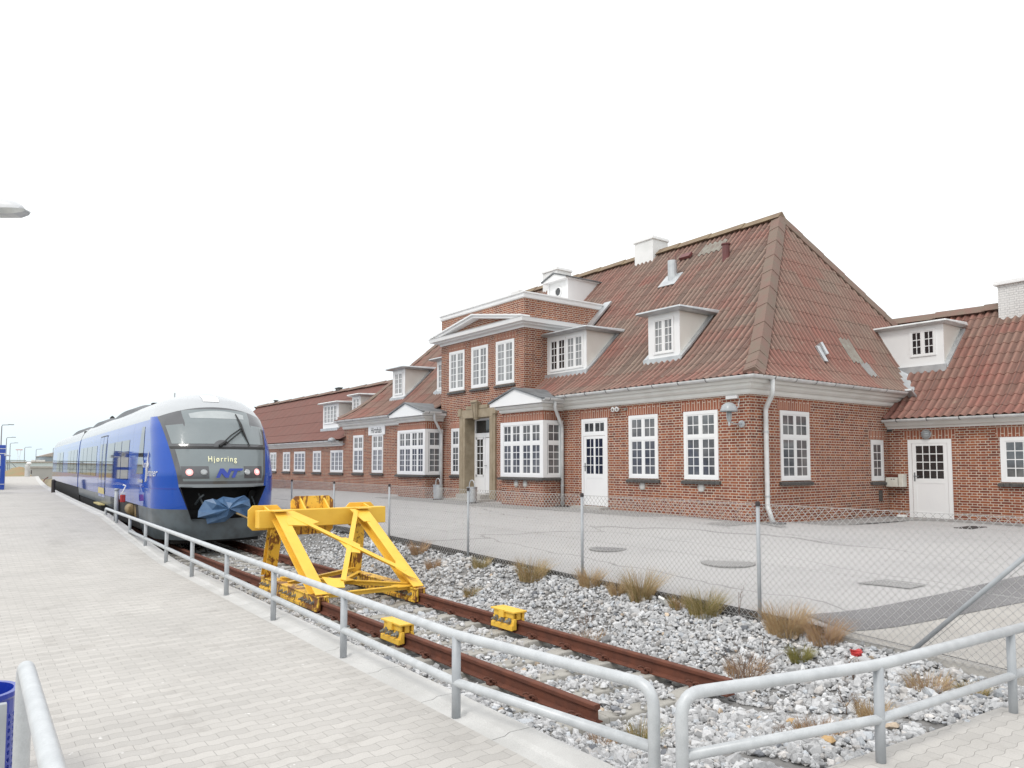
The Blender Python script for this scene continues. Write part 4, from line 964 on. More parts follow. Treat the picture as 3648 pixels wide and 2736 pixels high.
# attic bull's-eye dormer above the flat roof
g = MB(); xb = 18.25; g.box(xb, 20.0, 20.92, 22.14, 7.55, 8.99); g.box(xb-.03, xb, 20.92, 21.02, 7.55, 9.02); g.box(xb-.03, xb, 22.04, 22.14, 7.55, 9.02)
d = g.build('attic_dormer', [M['white']], st)
g = MB(); g.prism([(xb-.20, 22.22, 8.98), (xb-.20, 20.84, 8.98), (xb-.20, 20.84, 9.03), (xb-.20, 21.53, 9.25), (xb-.20, 22.22, 9.03)], (2.2,0,0)); g.build('gable', M['white'], d)
g = MB()
for s in (20.78, 22.28): g.hexa([(xb-.25,21.53,9.26),(xb-.25,s,9.02),(20.3,s,9.02),(20.3,21.53,9.26),(xb-.25,21.53,9.31),(xb-.25,s,9.06),(20.3,s,9.06),(20.3,21.53,9.31)])
g.build('dormer_roof', M['lead'], d)
g = MB(); g.lathe([(.20,.0),(.20,.03),(.155,.045),(.15,.01)], (xb, 21.50, 8.58), 24, (-1,0,0)); g.build('round_window', M['white'], d, smooth=False)
g = MB(); g.lathe([(.15,0),(.15,.012)], (xb, 21.50, 8.58), 24, (-1,0,0)); g.build('pane', M['pane_d'], d)
# chimneys
def chimney(par, x0, x1, y0, y1, zb, zt, mat='white_render', cap=True, nm='chimney', ov=.05):
    g = MB(); g.box(x0, x1, y0, y1, zb, zt-.12); c = g.build(nm, M[mat], par)
    g = MB(); g.box(x0-ov, x1+ov, y0-ov, y1+ov, zt-.12, zt-.05); g.box(x0-ov+.02, x1+ov-.02, y0-ov+.02, y1+ov-.02, zt-.05, zt); g.build('chimney_cap', M['white'], c, bevel=.01)
    return c
c1 = chimney(st, 20.28, 21.1, 18.52, 19.44, 8.6, 10.42); chimney(st, 20.28, 21.1, 24.0, 24.95, 8.6, 10.42)
# roof vents and pale replacement sheets
def stack(x, y, h, mat, nm, w=.13, flare=True):
    z = mz(x); g = MB(); g.lathe([(w, -.25), (w, h*.9), (w*1.25, h*.92), (w*1.25, h)] if flare else [(w, -.25), (w, h)], (x, y, z), 14); v = g.build(nm, M[mat], st, smooth=False); return v
v = stack(18.95, 16.45, .62, 'zinc', 'vent_pipe', .155, False)
g = MB(); g.obox((18.70, 16.45, mz(18.70)+.03), (0,1,0), (.70,0,.70), (-.70,0,.70), -.36, .36, -.10, .55, 0, .03); g.build('flashing', M['zinc'], v)
g = MB(); g.tube([(18.95,16.30,mz(18.95)+.5),(18.95,16.30,mz(18.95)+.78)], .012, 5); g.tube([(18.95,16.60,mz(18.95)+.5),(18.95,16.60,mz(18.95)+.78)], .012, 5); g.build('cowl_rods', M['vent_red'], v)
stack(19.3, 14.55, .46, 'vent_red', 'vent_pipe', .12)
g = MB(); g.obox((19.85, 16.6, mz(19.85)+.04), (0,1,0), (.70,0,.70), (-.70,0,.70), -.22, .22, -.12, .12, 0, .10); g.build('vent_hood', M['vent_red'], st)
def sheet(par, x0, x1, y0, y1, f, mat, wave=WAVE, phase=0, lift=.03):
    g = MB(); ys_ = np.linspace(y0, y1, int((y1-y0)/.03)); u = lambda y: (YL+EV-y)
    g.grid([[(x, y, f(x)+lift*1.3+.024*1.3*math.cos(2*PI*u(y)/wave)) for y in ys_] for x in np.linspace(x0, x1, 4)]); return g.build('roof_sheet', M[mat], par)
sheet(rf, 19.75, 20.22, 15.1, 16.05, mz, 'ghost')
# grey sheet and zinc piece on the hip slope
hz = lambda y: float(np.interp((y-(YR-EV))/KH, RP, ZP))
g = MB(); xs_ = np.linspace(19.75, 20.30, 20); g.grid([[(x, y, hz(y)+.05+.028*math.cos(2*PI*(x-XF+EV)/WAVE)) for x in xs_] for y in np.linspace(10.72, 11.15, 5)]); g.build('roof_sheet', M['ghost'], rf)
g = MB(); xs_ = np.linspace(20.05, 20.6, 20); g.grid([[(x, y, hz(y)+.045+.026*math.cos(2*PI*(x-XF+EV)/WAVE)) for x in xs_] for y in np.linspace(10.45, 10.74, 4)]); g.build('roof_sheet', M['patch2'], rf)
g = MB(); g.obox((18.22, 10.75, hz(10.75)+.05), (1,0,0), (0,.47,.88), (0,-.88,.47), -.10, .06, -.22, .28, 0, .05); g.obox((18.33, 10.80, hz(10.8)+.05), (.96,0,.26), (0,.47,.88), (0,-.88,.47), 0, .10, -.1, .28, 0, .10); g.build('flashing', M['zinc'], rf)
# downpipes
def pipe(par, pts, r=.05, clips=(), nm='downpipe'):
    g = MB(); g.tube(bend(pts, .07, 4), r, 12); p = g.build(nm, M['gutter'], par, smooth=True)
    g = MB()
    for (x, y, z) in clips: g.lathe([(r*1.25, -.02), (r*1.25, .02)], (x, y, z), 12)
    if clips: g.build('pipe_collar', M['zinc'], p)
    return p
pipe(st, [(15.02, 10.10, 3.96), (15.02, 10.10, 3.62), (15.13, 10.37, 3.30), (15.13, 10.37, 1.0), (15.10, 10.20, .62)], .055, [(15.13,10.37,2.75), (15.13,10.37,1.25)])
pipe(st, [(14.10, 16.78, 3.90), (14.10, 16.80, 3.66), (14.55, 17.00, 3.12), (14.55, 17.00, .75)], .05, [(14.55,17.0,1.35)])
pipe(st, [(14.10, 23.70, 3.90), (14.10, 23.72, 3.66), (14.52, 23.90, 3.15), (14.52, 23.90, .75)], .05)
# ------------------------------------------------------------------ long low annex (north)
an = thing('annex', 'long low brick annex with plain red roof beyond the main building', 'building', (18, 44, .7))
g = MB(); g.box(XF+.004, 21.2, YL+.003, 56, .2, 3.26); g.build('wall', M['brick'], an)
RP2, ZP2 = [0,.4,.9,3.45], [3.16,3.36,3.72,6.22]
az = lambda x: float(np.interp(x-(XF-.3), RP2, ZP2)); g = MB()
corr_face(g, (XF-.3, 56.3), (0,-1), (1,0), 56.3-YL+.25, RP2, ZP2, 1, .28, 0, wave=WAVE, amp=.010, course=.9, step=.014, seg=4)
plain((XF-.3,56.3), (20.9,56.3), (1,-.28), (-1,-.28), RP2, ZP2); plain((21.23,YL), (21.23,56.3), (-1,0), (-1,-.28), RP2, ZP2)
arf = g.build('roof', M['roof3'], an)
g = MB(); capline(g, [(17.78, YL-.4, 6.25), (17.78, 55.35, 6.25)], .20, .07, seglen=2.2, drop=.17); g.build('ridge_cap', M['ridge'], arf)
g = MB(); g.sweep([(XF, 56.), (XF, YL+.1)], [(0,2.86),(.03,2.86),(.06,2.93),(.14,2.97),(.20,3.06),(0,3.08)]); g.build('eaves_cornice', M['cornice'], an)
gutter(an, [(XF, 56.2), (XF, YL+.1)], .21, 3.12, br=1.4)
for (yl, w) in ((34.44, 1.46), (36.66, 1.03), (39.32, 1.57), (41.02, 1.07), (43.17, 1.04), (46.3,1.5), (48.6,1.05)): window(an, (XF+.004, yl, 1.60), FRONT, w, 1.06, cas=3 if w > 1.3 else 2, segs=((4,1),), pane='pane_c')
d = dormer(an, 35.0, 36.95, 3.80, 5.05, 15.25, [(36.80, 1.62, 4.05, .95, 4, 2, 4, 'pane_c')], ov=.22, back=1.5, roofm='gutter')
flash(d, roofline(15.2, 16.5, 35.0-.12, az, lift=.02), .12)
g = MB(); g.box(15.15, 15.27, 34.92, 37.05, az(15.15)-.02, 3.82); g.build('flashing', M['zinc'], d)
d = dormer(an, 33.55, 34.5, 4.35, 5.35, 15.75, [(34.36, .72, 4.45, .82, 2, 2, 4, 'pane_c')], ov=.2, back=1.3, roofm='gutter')
for y, h in ((40.6, .28), (51.5, .3)):
    g = MB(); g.box(17.7, 17.9, y, y+.5 if y < 45 else y+.16, 6.1, 6.30+h*.4); g.box(17.66, 17.94, y-.04, y+.54 if y < 45 else y+.2, 6.30+h*.4, 6.35+h*.4); g.build('chimney', M['slate'], an)
c3 = chimney(st, 22.0, 22.6, 28.9, 29.5, 8, 10.6)
# ------------------------------------------------------------------ wing to the south
wg = thing('side_wing', 'low brick wing at right with broad white dormer and glazed door', 'building', (24, 5, .55)); XW = 20.96
g = MB(); g.box(XW, 28.0, -6, YR-.002, .1, 3.36); g.build('wall', M['brick'], wg)
RP3, ZP3 = [0,.4,.9,3.7], [3.24,3.48,3.88,6.58]
wz = lambda x: float(np.interp(x-(XW-.32), RP3, ZP3)); g = MB()
# roof slopes run under the main hip roof and end along the valley
corr_face(g, (XW-.32, 12.6), (0,-1), (1,0), 18.6, RP3, ZP3, 1, 0, 0, wave=WAVE, amp=.028, course=.46, step=.014)
plain((28.04,12.6), (28.04,-6), (-1,0), (-1,0), RP3, ZP3)
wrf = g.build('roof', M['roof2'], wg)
g = MB(); capline(g, [(24.34, 11.9, 6.62), (24.34, -6, 6.62)], .24, .08, seglen=1.4, drop=.22); g.build('ridge_cap', M['ridge'], wrf)
g = MB(); g.sweep([(XW, YR-.01), (XW, -6)], [(0,2.97),(.03,2.97),(.05,3.02),(.13,3.05),(.18,3.12),(.22,3.16),(0,3.17)]); g.build('eaves_cornice', M['cornice'], wg)
gutter(wg, [(XW, YR-.02), (XW, -6)], .225, 3.22, br=.8)
# valley gutter between hip slope and wing roof
g = MB(); vp_ = []
for z in np.linspace(4.0, 6.5, 9):
    vp_.append((float(np.interp(z, ZP3, RP3))+XW-.32, float(np.interp(z, ZP, RP))*KH+YR-EV, z+.045))
for a, b_ in zip(vp_, vp_[1:]):
    for s in (-1, 1):
        q = (.06*s*.5, -.12 if s > 0 else .12)
        g.hexa([(a[0]-.10,a[1]+.06,a[2]-.03),(a[0]+.10,a[1]-.10,a[2]-.03),(b_[0]+.10,b_[1]-.10,b_[2]-.03),(b_[0]-.10,b_[1]+.06,b_[2]-.03),(a[0]-.10,a[1]+.06,a[2]+.03),(a[0]+.10,a[1]-.10,a[2]+.03),(b_[0]+.10,b_[1]-.10,b_[2]+.03),(b_[0]-.10,b_[1]+.06,b_[2]+.03)]); break
g.build('valley_gutter', M['zinc'], wrf)
g = MB(); g.obox((21.45, 10.02, 3.98), (.75,-.1,-.6), (0,1,0), (.6,0,.75), -.15, .35, -.10, .10, -.02, .05); g.build('flashing', M['zinc'], wrf)
d = dormer(wg, 9.52, 11.5, 4.80, 6.02, 22.46, [(10.45, .72, 5.13, .78, 2, 2, 3, 'pane_d')], ov=.17, back=1.25, roofm='gutter')
flash(d, roofline(22.38, 23.6, 9.52-.13, wz, lift=.04), .13)
g = MB(); g.box(22.34, 22.48, 9.42, 10.9, wz(22.34)-.02, 4.84); g.build('flashing', M['zinc'], d)
glazed_door(wg, (XW, 9.90, .53), FRONT, 1.12, 2.13, 2.06, 1.08, 1.96, 1, 4, 4, False, 'pane_d', fw=.10)
window(wg, (XW, 7.64, 1.55), FRONT, 1.5, 1.12, cas=2, segs=((4,1),), cols=3, pane='pane', fw=.10)
g = MB(); g.box(20.55, XW+.02, 8.7, 10.0, .2, .55); g.build('door_step', M['concrete'], wg)
cw = chimney(wg, 23.9, 24.9, 6.9, 8.62, 5.8, 7.25, 'white_brick', ov=.09)
g = MB(); g.box(20.93, 20.965, 10.44-.12, 10.46, 2.9, 3.12); g.build('eaves_bracket', M['slate'], wg)
# ------------------------------------------------------------------ railcar
def carpaint(name, c, rough=.05):
    m, nt, b = nmat(name); f = noise(nt, .8, 4); nt.links.new(ramp(nt, f, [(.3, c), (.7, tuple(x*.93 for x in c))]), b.inputs['Base Color'])
    b.inputs['Roughness'].default_value = rough; b.inputs['IOR'].default_value = 1.45
    return m
M['blue'] = carpaint('blue_train_paint', (.012,.075,.40)); M['silver'] = carpaint('silver_white_paint', (.46,.48,.50), .25)
M['skirt'] = paint('grey_skirt_paint', (.125,.15,.165), (.085,.095,.10), .28, scale=2.6, lo=.42, hi=.68); M['grey_bar'] = carpaint('mid_grey_paint', (.24,.265,.28), .3)
M['black'] = paint('black_underframe', (.010,.010,.011), (.020,.018,.017), .7, scale=5)
M['mask'] = paint('grey_mask_glass', (.075,.078,.085), (.095,.098,.105), .12, ior=1.6)
M['screen'] = paint('windscreen_glass', (.17,.20,.21), (.21,.24,.25), .06, scale=.8, ior=1.6)
M['panel'] = paint('display_glass', (.20,.235,.245), (.17,.20,.21), .10, scale=.8, ior=1.55)
M['winband'] = paint('dark_train_glass', (.010,.011,.016), (.02,.02,.03), .03, ior=1.8)
M['rubber'] = paint('black_rubber', (.012,.012,.013), None, .5)
M['wiper'] = M['rubber']; M['fairing'] = paint('roof_fairing_grey', (.05,.055,.065), (.08,.085,.095), .5)
def emit(name, c, e):
    m, nt, b = nmat(name); b.inputs['Base Color'].default_value = (*c, 1); b.inputs['Emission Color'].default_value = (*c, 1); b.inputs['Emission Strength'].default_value = e; b.inputs['Roughness'].default_value = .2; return m
M['tail'] = emit('red_tail_lamp', (1., .38, .37), .6); M['tail_core'] = emit('lit_lamp_core', (1., .72, .68), .75); M['led'] = emit('led_letters', (.62, .60, .38), .6)
M['lamp_glass'] = paint('clear_lamp', (.30,.32,.33), (.42,.44,.45), .08, ior=1.6)
M['decal'] = paint('white_decal', (.72,.72,.74), None, .35); M['decal_grey'] = paint('grey_decal', (.30,.31,.40), None, .4); M['ntblue'] = carpaint('logo_blue', (.03,.06,.36))
M['tarp'] = paint('blue_tarpaulin', (.045,.105,.215), (.075,.15,.27), .42, scale=6, bmp=.2)
M['wood'] = paint('wooden_stick', (.30,.22,.11), (.24,.17,.08), .7)
M['yellowstep'] = paint('pale_yellow_step', (.55,.46,.20), (.48,.40,.18), .6)

PHI = .038; TX, TY = 5.105, 18.6
def T(x, y, z):     # x across (0 = track centre), y = distance along, z above rail
    c, s = math.cos(PHI), math.sin(PHI); yy = y-TY
    return (TX+x*c+yy*s, TY-x*s+yy*c, z)
ZN = [.22,.45,.72,1.0,1.46,1.78,2.10,2.45,3.0,3.38,3.62,3.79,3.83]
YN = [18.33,18.24,18.18,18.10,18.06,18.05,18.20,18.38,18.80,19.20,19.52,20.0,20.5]
SZ = [.22,.5,.95,1.2,2.3,2.9,3.2,3.45,3.62,3.74,3.80,3.83]
SW = [1.28,1.36,1.405,1.415,1.40,1.37,1.31,1.18,.99,.72,.42,.02]
yn = lambda z: float(np.interp(z, ZN, YN)); hw = lambda z: float(np.interp(z, SZ, SW))
def nose_y(x, z, D=1.3, n=2.05):
    w = hw(z); q = min(abs(x)/w, 1.); return yn(z)+D*(1-(1-q**n)**(1/n))
def nose_pt(x, z, off=0.):
    y = nose_y(x, z)
    if off:
        e = .02; x1 = max(-hw(z)*.985, min(hw(z)*.985, x))
        dy_x = (nose_y(x1+e if abs(x1+e) < hw(z) else x1, z)-nose_y(x1-e if abs(x1-e) < hw(z) else x1, z))/(2*e); dy_z = (nose_y(x1, z+e)-nose_y(x1, z-e))/(2*e)
        n_ = Vector((dy_x, -1, dy_z)).normalized(); return Vector((x, y, z))+n_*off
    return Vector((x, y, z))
tr = thing('railcar', 'blue two-car diesel train with white roof, stopped behind the yellow buffer stop', 'train', (TX, TY, 0))
TS = [math.sin(a)*1. for a in np.linspace(-PI/2, PI/2, 61)]
zl = sorted(set(list(np.linspace(.95, 3.3, 34))+[1.46]+list(np.linspace(3.3, 3.83, 14))))
XC = np.concatenate([np.linspace(-1, -.5, 19), np.linspace(-.5, .5, 25)[1:-1], np.linspace(.5, 1, 19)])
def cols(z):
    w = hw(z); o = min(ob(max(.45, min(z, 1.46))), w*.8); out = []
    for t in XC:
        if abs(t) <= .5: out.append(t/.5*o)
        else: q = (abs(t)-.5)/.5; out.append(math.copysign(o+(w-o)*math.sin(q*PI/2), t))
    return out
NC = len(XC)
def mb_body(zs, y_end, mi_fn, hole=None):
    g = MB(); rows = []
    for z in zs:
        w = hw(z); row = [T(-w, y_end, z)]+[T(-w, 21.5, z)]+[T(*nose_pt(x, z)) for x in cols(z)]+[T(w, 21.5, z)]+[T(w, y_end, z)]; rows.append(row)
    h, k = len(rows), len(rows[0]); vs = [p for r in rows for p in r]; n0 = len(g.v); g.v += vs
    for i in range(h-1):
        zc_ = (zs[i]+zs[i+1])/2
        for j in range(k-1):
            xc = 0 if j < 2 or j >= k-3 else (cols(zc_)[j-2]+cols(zc_)[min(j-1, NC-1)])/2
            front = 2 <= j < k-3
            if hole and front and hole(xc, zc_): continue
            g.f.append((n0+i*k+j, n0+i*k+j+1, n0+(i+1)*k+j+1, n0+(i+1)*k+j)); g.m.append(mi_fn(xc, zc_, front, j)); g.uv.append(None)
    return g
ob = lambda z: .60+.36*(z-.45)      # half width of the coupler opening
mw = lambda z: .97+.165*(z-1.55)    # half width of the dark mask
JY = 39.0
def zroof(x): return 3.12
zs1 = sorted(set([.95+.0]+list(np.arange(.95, 3.3, .06))+[1.46]+list(np.linspace(3.3, 3.83, 14))))
def mi1(x, z, front, j):
    if z > (3.12 if not front else 3.37-.27*(abs(x)/1.25)**2 if abs(x) < 1.2 else 3.15): return 1
    return 0
g = mb_body(zs1, JY, mi1, lambda x, z: z < 1.45 and abs(x) < ob(z)*.999); body = g.build('car_body', [M['blue'], M['silver']], tr, smooth=True)
# grey front skirt
zs2 = list(np.linspace(.22, .72, 11))+list(np.linspace(.72, .95, 6))[1:]; g = MB(); rows = []
for z in zs2:
    w = hw(z)-.012; rows.append([T(-w, 21.3, z)]+[T(*nose_pt(x*.992, z, .0)) for x in cols(z)]+[T(w, 21.3, z)])
k = len(rows[0]); n0 = len(g.v); g.v += [p for r in rows for p in r]
for i in range(len(rows)-1):
    zc_ = (zs2[i]+zs2[i+1])/2
    for j in range(k-1):
        if 1 <= j < k-2 and zc_ > .715 and abs(XC[j-1]+XC[j])/2 < .5: continue
        g.f.append((n0+i*k+j, n0+i*k+j+1, n0+(i+1)*k+j+1, n0+(i+1)*k+j)); g.m.append(0); g.uv.append(None)
sk = g.build('front_skirt', M['skirt'], tr, smooth=True)
def patch(name, zs, xl, xr, off, mat, par, nx=24, smooth=True):
    g = MB(); g.grid([[T(*nose_pt(xl(z)+(xr(z)-xl(z))*i/nx, z, off)) for i in range(nx+1)] for z in zs]); return g.build(name, M[mat], par, smooth=smooth)
# pocket of the coupler
g = MB()
for (z0, z1) in ((.70, 1.47),):
    w0, w1 = ob(z0), ob(z1)
    A = [T(-w0, 18.26, z0), T(w0, 18.26, z0), T(w1, 18.2, z1), T(-w1, 18.2, z1)]; B = [T(-w0*.9, 19.2, z0), T(w0*.9, 19.2, z0), T(w1*.9, 19.2, z1), T(-w1*.9, 19.2, z1)]
    for a, b_ in ((0,1),(1,2),(2,3),(3,0)): g.face([A[a], A[b_], B[b_], B[a]])
    g.face(B)
for k in range(12): g.beam(T(.55+.015*k+.1, 18.7, .85), T(.62+.015*k+.12, 18.7, 1.35), .006, .02)
g.build('coupler_pocket', M['black'], tr)
g = MB(); g.tube([T(-.55,18.6,1.05),T(-.5,18.4,1.2),T(-.42,18.35,1.28)], .025, 8); g.tube([T(-.5,18.5,1.3),T(-.45,18.35,1.1),T(-.4,18.3,1.0)], .02, 8); g.tube([T(.0,19.1,.98),T(.05,18.1,.98)], .12, 12); g.tube([T(.75,18.6,1.2),T(.8,18.4,.95),T(.7,18.3,.85)], .02, 8); g.build('coupler', M['skirt'], tr)
# mask, windscreen, display panel, grey bar
zsm = list(np.linspace(1.53, 3.30, 30))
topc = lambda x: 3.40-.27*(abs(x)/1.25)**2
g = MB(); rows = []
for q in np.linspace(0, 1, 34):
    row = []
    for i in range(41):
        s = -1+2*i/40; z = 1.53+(topc(s*1.2)-1.53)*q; row.append(T(*nose_pt(s*mw(z), z, .010)))
    rows.append(row)
g.grid(rows); mask = g.build('front_mask', M['mask'], tr, smooth=True)
g = MB(); rows = []
for q in np.linspace(0, 1, 24):
    row = []
    for i in range(41):
        s = -1+2*i/40; zt_ = 3.34-.10*s*s if abs(s) < .66 else 2.96-.12*(abs(s)-.66)
        z = 2.47+(zt_-2.47)*q; row.append(T(*nose_pt(s*(mw(z)-.07), z, .016)))
    rows.append(row)
g.grid(rows); ws = g.build('windscreen', M['screen'], tr, smooth=True)
g = MB(); rows = []
for q in np.linspace(0, 1, 6):
    rows.append([T(*nose_pt((-1+2*i/30)*(.62+.02*q), 3.10+(.20-.09*(-1+2*i/30)**2)*q, .019)) for i in range(31)])
M['blind'] = paint('sun_blind', (.36,.39,.40), (.42,.45,.455), .2, ior=1.5); g.grid(rows); g.build('sun_blind', M['blind'], ws, smooth=True)
patch('display_panel', list(np.linspace(1.60, 2.34, 12)), lambda z: -(mw(z)-.10), lambda z: mw(z)-.075, .016, 'panel', tr)
patch('lamp_bezel', [1.66,1.72,1.80,1.90,1.94], lambda z: -.90-.08*(z-1.66), lambda z: -.36-.04*(z-1.66), .020, 'mask', tr, 10)
patch('lamp_bezel', [1.66,1.72,1.80,1.90,1.94], lambda z: .42, lambda z: .88+.08*(z-1.66), .020, 'mask', tr, 10)
patch('bumper_bar', [1.455,1.49,1.53], lambda z: -(mw(z)-.0), lambda z: mw(z)-.0, .012, 'grey_bar', tr)
patch('trim_strip', [2.36,2.39,2.41], lambda z: -(mw(z)-.01), lambda z: mw(z)-.01, .022, 'rubber', tr)
def disc(name, x, z, r, mat, off, par, cone=.0, mid=0):
    c = nose_pt(x, z, off); e = .02; a = nose_pt(x+e, z, off)-nose_pt(x-e, z, off); b_ = nose_pt(x, z+e, off)-nose_pt(x, z-e, off); a.normalize(); b_.normalize(); n_ = a.cross(b_); n_ = n_ if n_.y < 0 else -n_
    g = MB(); R1 = [T(*(c+a*math.cos(t)*r+b_*math.sin(t)*r)) for t in np.linspace(0, 2*PI, 20, endpoint=False)]; R2 = [T(*(c+n_*cone+a*math.cos(t)*r*.75+b_*math.sin(t)*r*.75)) for t in np.linspace(0, 2*PI, 20, endpoint=False)]
    g.mesh(R1+R2, [(i, (i+1) % 20, 20+(i+1) % 20, 20+i) for i in range(20)]+[tuple(range(20, 40))]); return g.build(name, M[mat], par)
for x in (-.76, .75):
    tl = disc('tail_light', x, 1.80, .085, 'tail', .022, tr, .012); disc('bulb', x, 1.80, .04, 'tail_core', .036, tl, .006)
for x in (-.47, .50): disc('headlight', x, 1.80, .075, 'lamp_glass', .022, tr, .02)
# wiper
g = MB(); n_ = lambda x, z, o=.06: T(*nose_pt(x, z, o))
g.tube([n_(-.05, 2.44), n_(.20, 2.66), n_(.50, 2.86)], .014, 6); g.tube([n_(.03, 2.44), n_(.26, 2.62), n_(.50, 2.80)], .014, 6); g.tube([n_(-.10, 2.40), n_(.06, 2.50)], .035, 6); g.tube([n_(.50, 2.86, .05), n_(.50, 2.80, .05)], .03, 6)
wp = g.build('wiper', M['wiper'], tr); g = MB(); g.tube([n_(.43, 3.22, .035), n_(.49, 2.95, .045), n_(.53, 2.72, .045), n_(.63, 2.42, .035)], [.012,.03,.03,.010], 6); g.build('blade', M['wiper'], wp)
g = MB(); g.grid([[T(*nose_pt(-.02+math.cos(t)*.20*q, 2.40+math.sin(t)*.16*q, .024)) for t in np.linspace(0, PI, 14)] for q in (.02, .6, 1.)]); g.build('wiper_base', M['mask'], wp)
# lettering
def tangent_mat(x, z, off, mirror=False):
    e = .05; c = Vector(T(*nose_pt(x, z, off))); a = (Vector(T(*nose_pt(x+e, z, off)))-Vector(T(*nose_pt(x-e, z, off)))).normalized(); b_ = (Vector(T(*nose_pt(x, z+e, off)))-Vector(T(*nose_pt(x, z-e, off)))).normalized()
    n2 = a.cross(b_).normalized(); b_ = n2.cross(a); m = Matrix((a, b_, n2)).transposed().to_4x4(); m.translation = c; return m
def text(name, body_, size, mat, par, mtx, extr=.002, shear=0, sx=1., space=1.):
    cu = bpy.data.curves.new(name, 'FONT'); cu.body = body_; cu.size = size; cu.extrude = extr; cu.align_x = 'CENTER'; cu.align_y = 'CENTER'; cu.shear = shear; cu.space_character = space; cu.resolution_u = 3
    tmp = bpy.data.objects.new(name, cu); COL.objects.link(tmp); bpy.context.view_layer.update()
    me = bpy.data.meshes.new_from_object(tmp.evaluated_get(bpy.context.evaluated_depsgraph_get())); bpy.data.objects.remove(tmp); me.materials.clear(); me.materials.append(M[mat]); o = bpy.data.objects.new(name, me); COL.objects.link(o)
    m = mtx.copy(); m.translation = m.translation-OFF.get(par.name, Vector((0,0,0))); o.parent = par; o.matrix_local = m @ Matrix.Diagonal((sx, 1, 1, 1)); return o
text('destination_display', 'Hjørring', .20, 'led', tr, tangent_mat(-.06, 2.10, .028), space=1.3, sx=.72)
m0 = tangent_mat(.08, 1.78, .030); g = MB()
def poly2(pts): g.prism([m0 @ Vector((x, y, 0)) for x, y in pts], (m0.to_3x3() @ Vector((0,0,.004))))
sl_ = .45; Q = lambda pts: [(x+y*sl_, y) for x, y in pts]
poly2(Q([(-.27,-.11),(-.19,-.11),(-.19,.11),(-.27,.11)])); poly2(Q([(-.19,.11),(-.19,-.0),(-.06,-.11),(-.06,.0)])); poly2(Q([(-.06,-.11),(.01,-.11),(.01,.05),(-.06,.05)]))
poly2(Q([(-.06,.055),(.26,.055),(.26,.11),(-.06,.11)])); poly2(Q([(.08,-.11),(.155,-.11),(.155,.05),(.08,.05)]))
g.build('front_logo', M['ntblue'], tr)
# roof hatch, aerial, side details of the leading car
patch('roof_hatch', [3.55,3.62,3.68,3.73], lambda z: -.25, lambda z: .12, .012, 'white', tr, 6)
g = MB(); g.tube([T(-.2, 23.5, 3.8), T(-.2, 23.5, 4.10)], .02, 8); g.build('aerial', M['zinc'], tr)
g = MB()
for (ya_, yb2) in ((24.5, 30.5), (33.0, 38.4), (41., 49.5)):
    n = 14
    rows = []
    for i in range(n+1):
        y = ya_+(yb2-ya_)*i/n; h = .03+.13*max(0, math.sin(PI*i/n)); rows.append([T(-1.12, y, 3.40), T(-.98, y, 3.60+h), T(-.6, y, 3.76+h), T(.6, y, 3.76+h), T(.98, y, 3.60+h), T(1.12, y, 3.40)])
    g.grid(rows); g.face(rows[0]); g.face(rows[-1])
g.build('roof_fairing', M['fairing'], tr)
g = MB(); g.lathe([(.12,0),(.12,.06),(.08,.08)], T(-.3, 26.2, 3.90), 10); g.lathe([(.08,0),(.10,.12),(.03,.2)], T(-.5, 35.5, 3.84), 10); g.build('horn', M['black'], tr)
def side(x0y, z0, z1, off=.006, zn=8, sgn=-1):
    return [[T(sgn*(hw(z)+off), y, z) for y in x0y] for z in np.linspace(z0, z1, zn)]
for a, b_ in ((23.2, 24.75), (24.85, 26.4), (26.5, 28.3), (31.6, 33.4), (33.5, 35.3), (35.4, 37.0), (37.1, 38.5)):
    g = MB(); g.grid(side((a, b_), 1.55, 2.68)); g.build('side_window', M['winband'], tr)
g = MB(); g.grid([[T(-(hw(z)+.008), 20.55+.25*0+ (z-1.75)*.10, z), T(-(hw(z)+.008), 21.6-(z-1.75)*.42, z)] for z in np.linspace(1.75, 2.95, 10)]); g.build('cab_window', M['winband'], tr)
for y0 in (28.6,):
    g = MB(); g.grid(side((y0, y0+.98), .86, 2.95, .010)); g.grid(side((y0+1.02, y0+2.0), .86, 2.95, .010)); dr = g.build('door', M['blue'], tr)
    g = MB(); g.grid(side((y0+.15, y0+.85), 1.45, 2.70, .014)); g.grid(side((y0+1.17, y0+1.85), 1.45, 2.70, .014)); g.build('pane', M['winband'], dr)
    g = MB()
    for y in (y0-.02, y0+1.0, y0+2.02): g.grid(side((y-.012, y+.012), .86, 2.97, .016))
    g.grid(side((y0-.02, y0+2.02), 2.95, 2.985, .016, 2)); g.build('door_seal', M['rubber'], dr)
    g = MB(); g.grid(side((y0+.1, y0+1.9), .97, 1.18, .017, 3)); g.build('warning_panel', M['yellowstep'], dr)
    g = MB(); g.hexa([T(-1.40,y0,.60),T(-1.40,y0+2,.60),T(-1.56,y0+1.9,.60),T(-1.56,y0+.1,.60),T(-1.40,y0,.64),T(-1.40,y0+2,.64),T(-1.56,y0+1.9,.64),T(-1.56,y0+.1,.64)]); g.build('step_plate', M['yellowstep'], dr)
g = MB()
for y in (22.6, 25.9, 32.4, 34.6): g.grid(side((y-.006, y+.006), 1.0, 3.1, .012))
g.grid([[T(-(hw(1.43)+.006), y, 1.425) for y in np.linspace(20.2, 38.9, 6)], [T(-(hw(1.43)+.006), y, 1.445) for y in np.linspace(20.2, 38.9, 6)]]); g.build('panel_joint', M['ntblue'], tr)
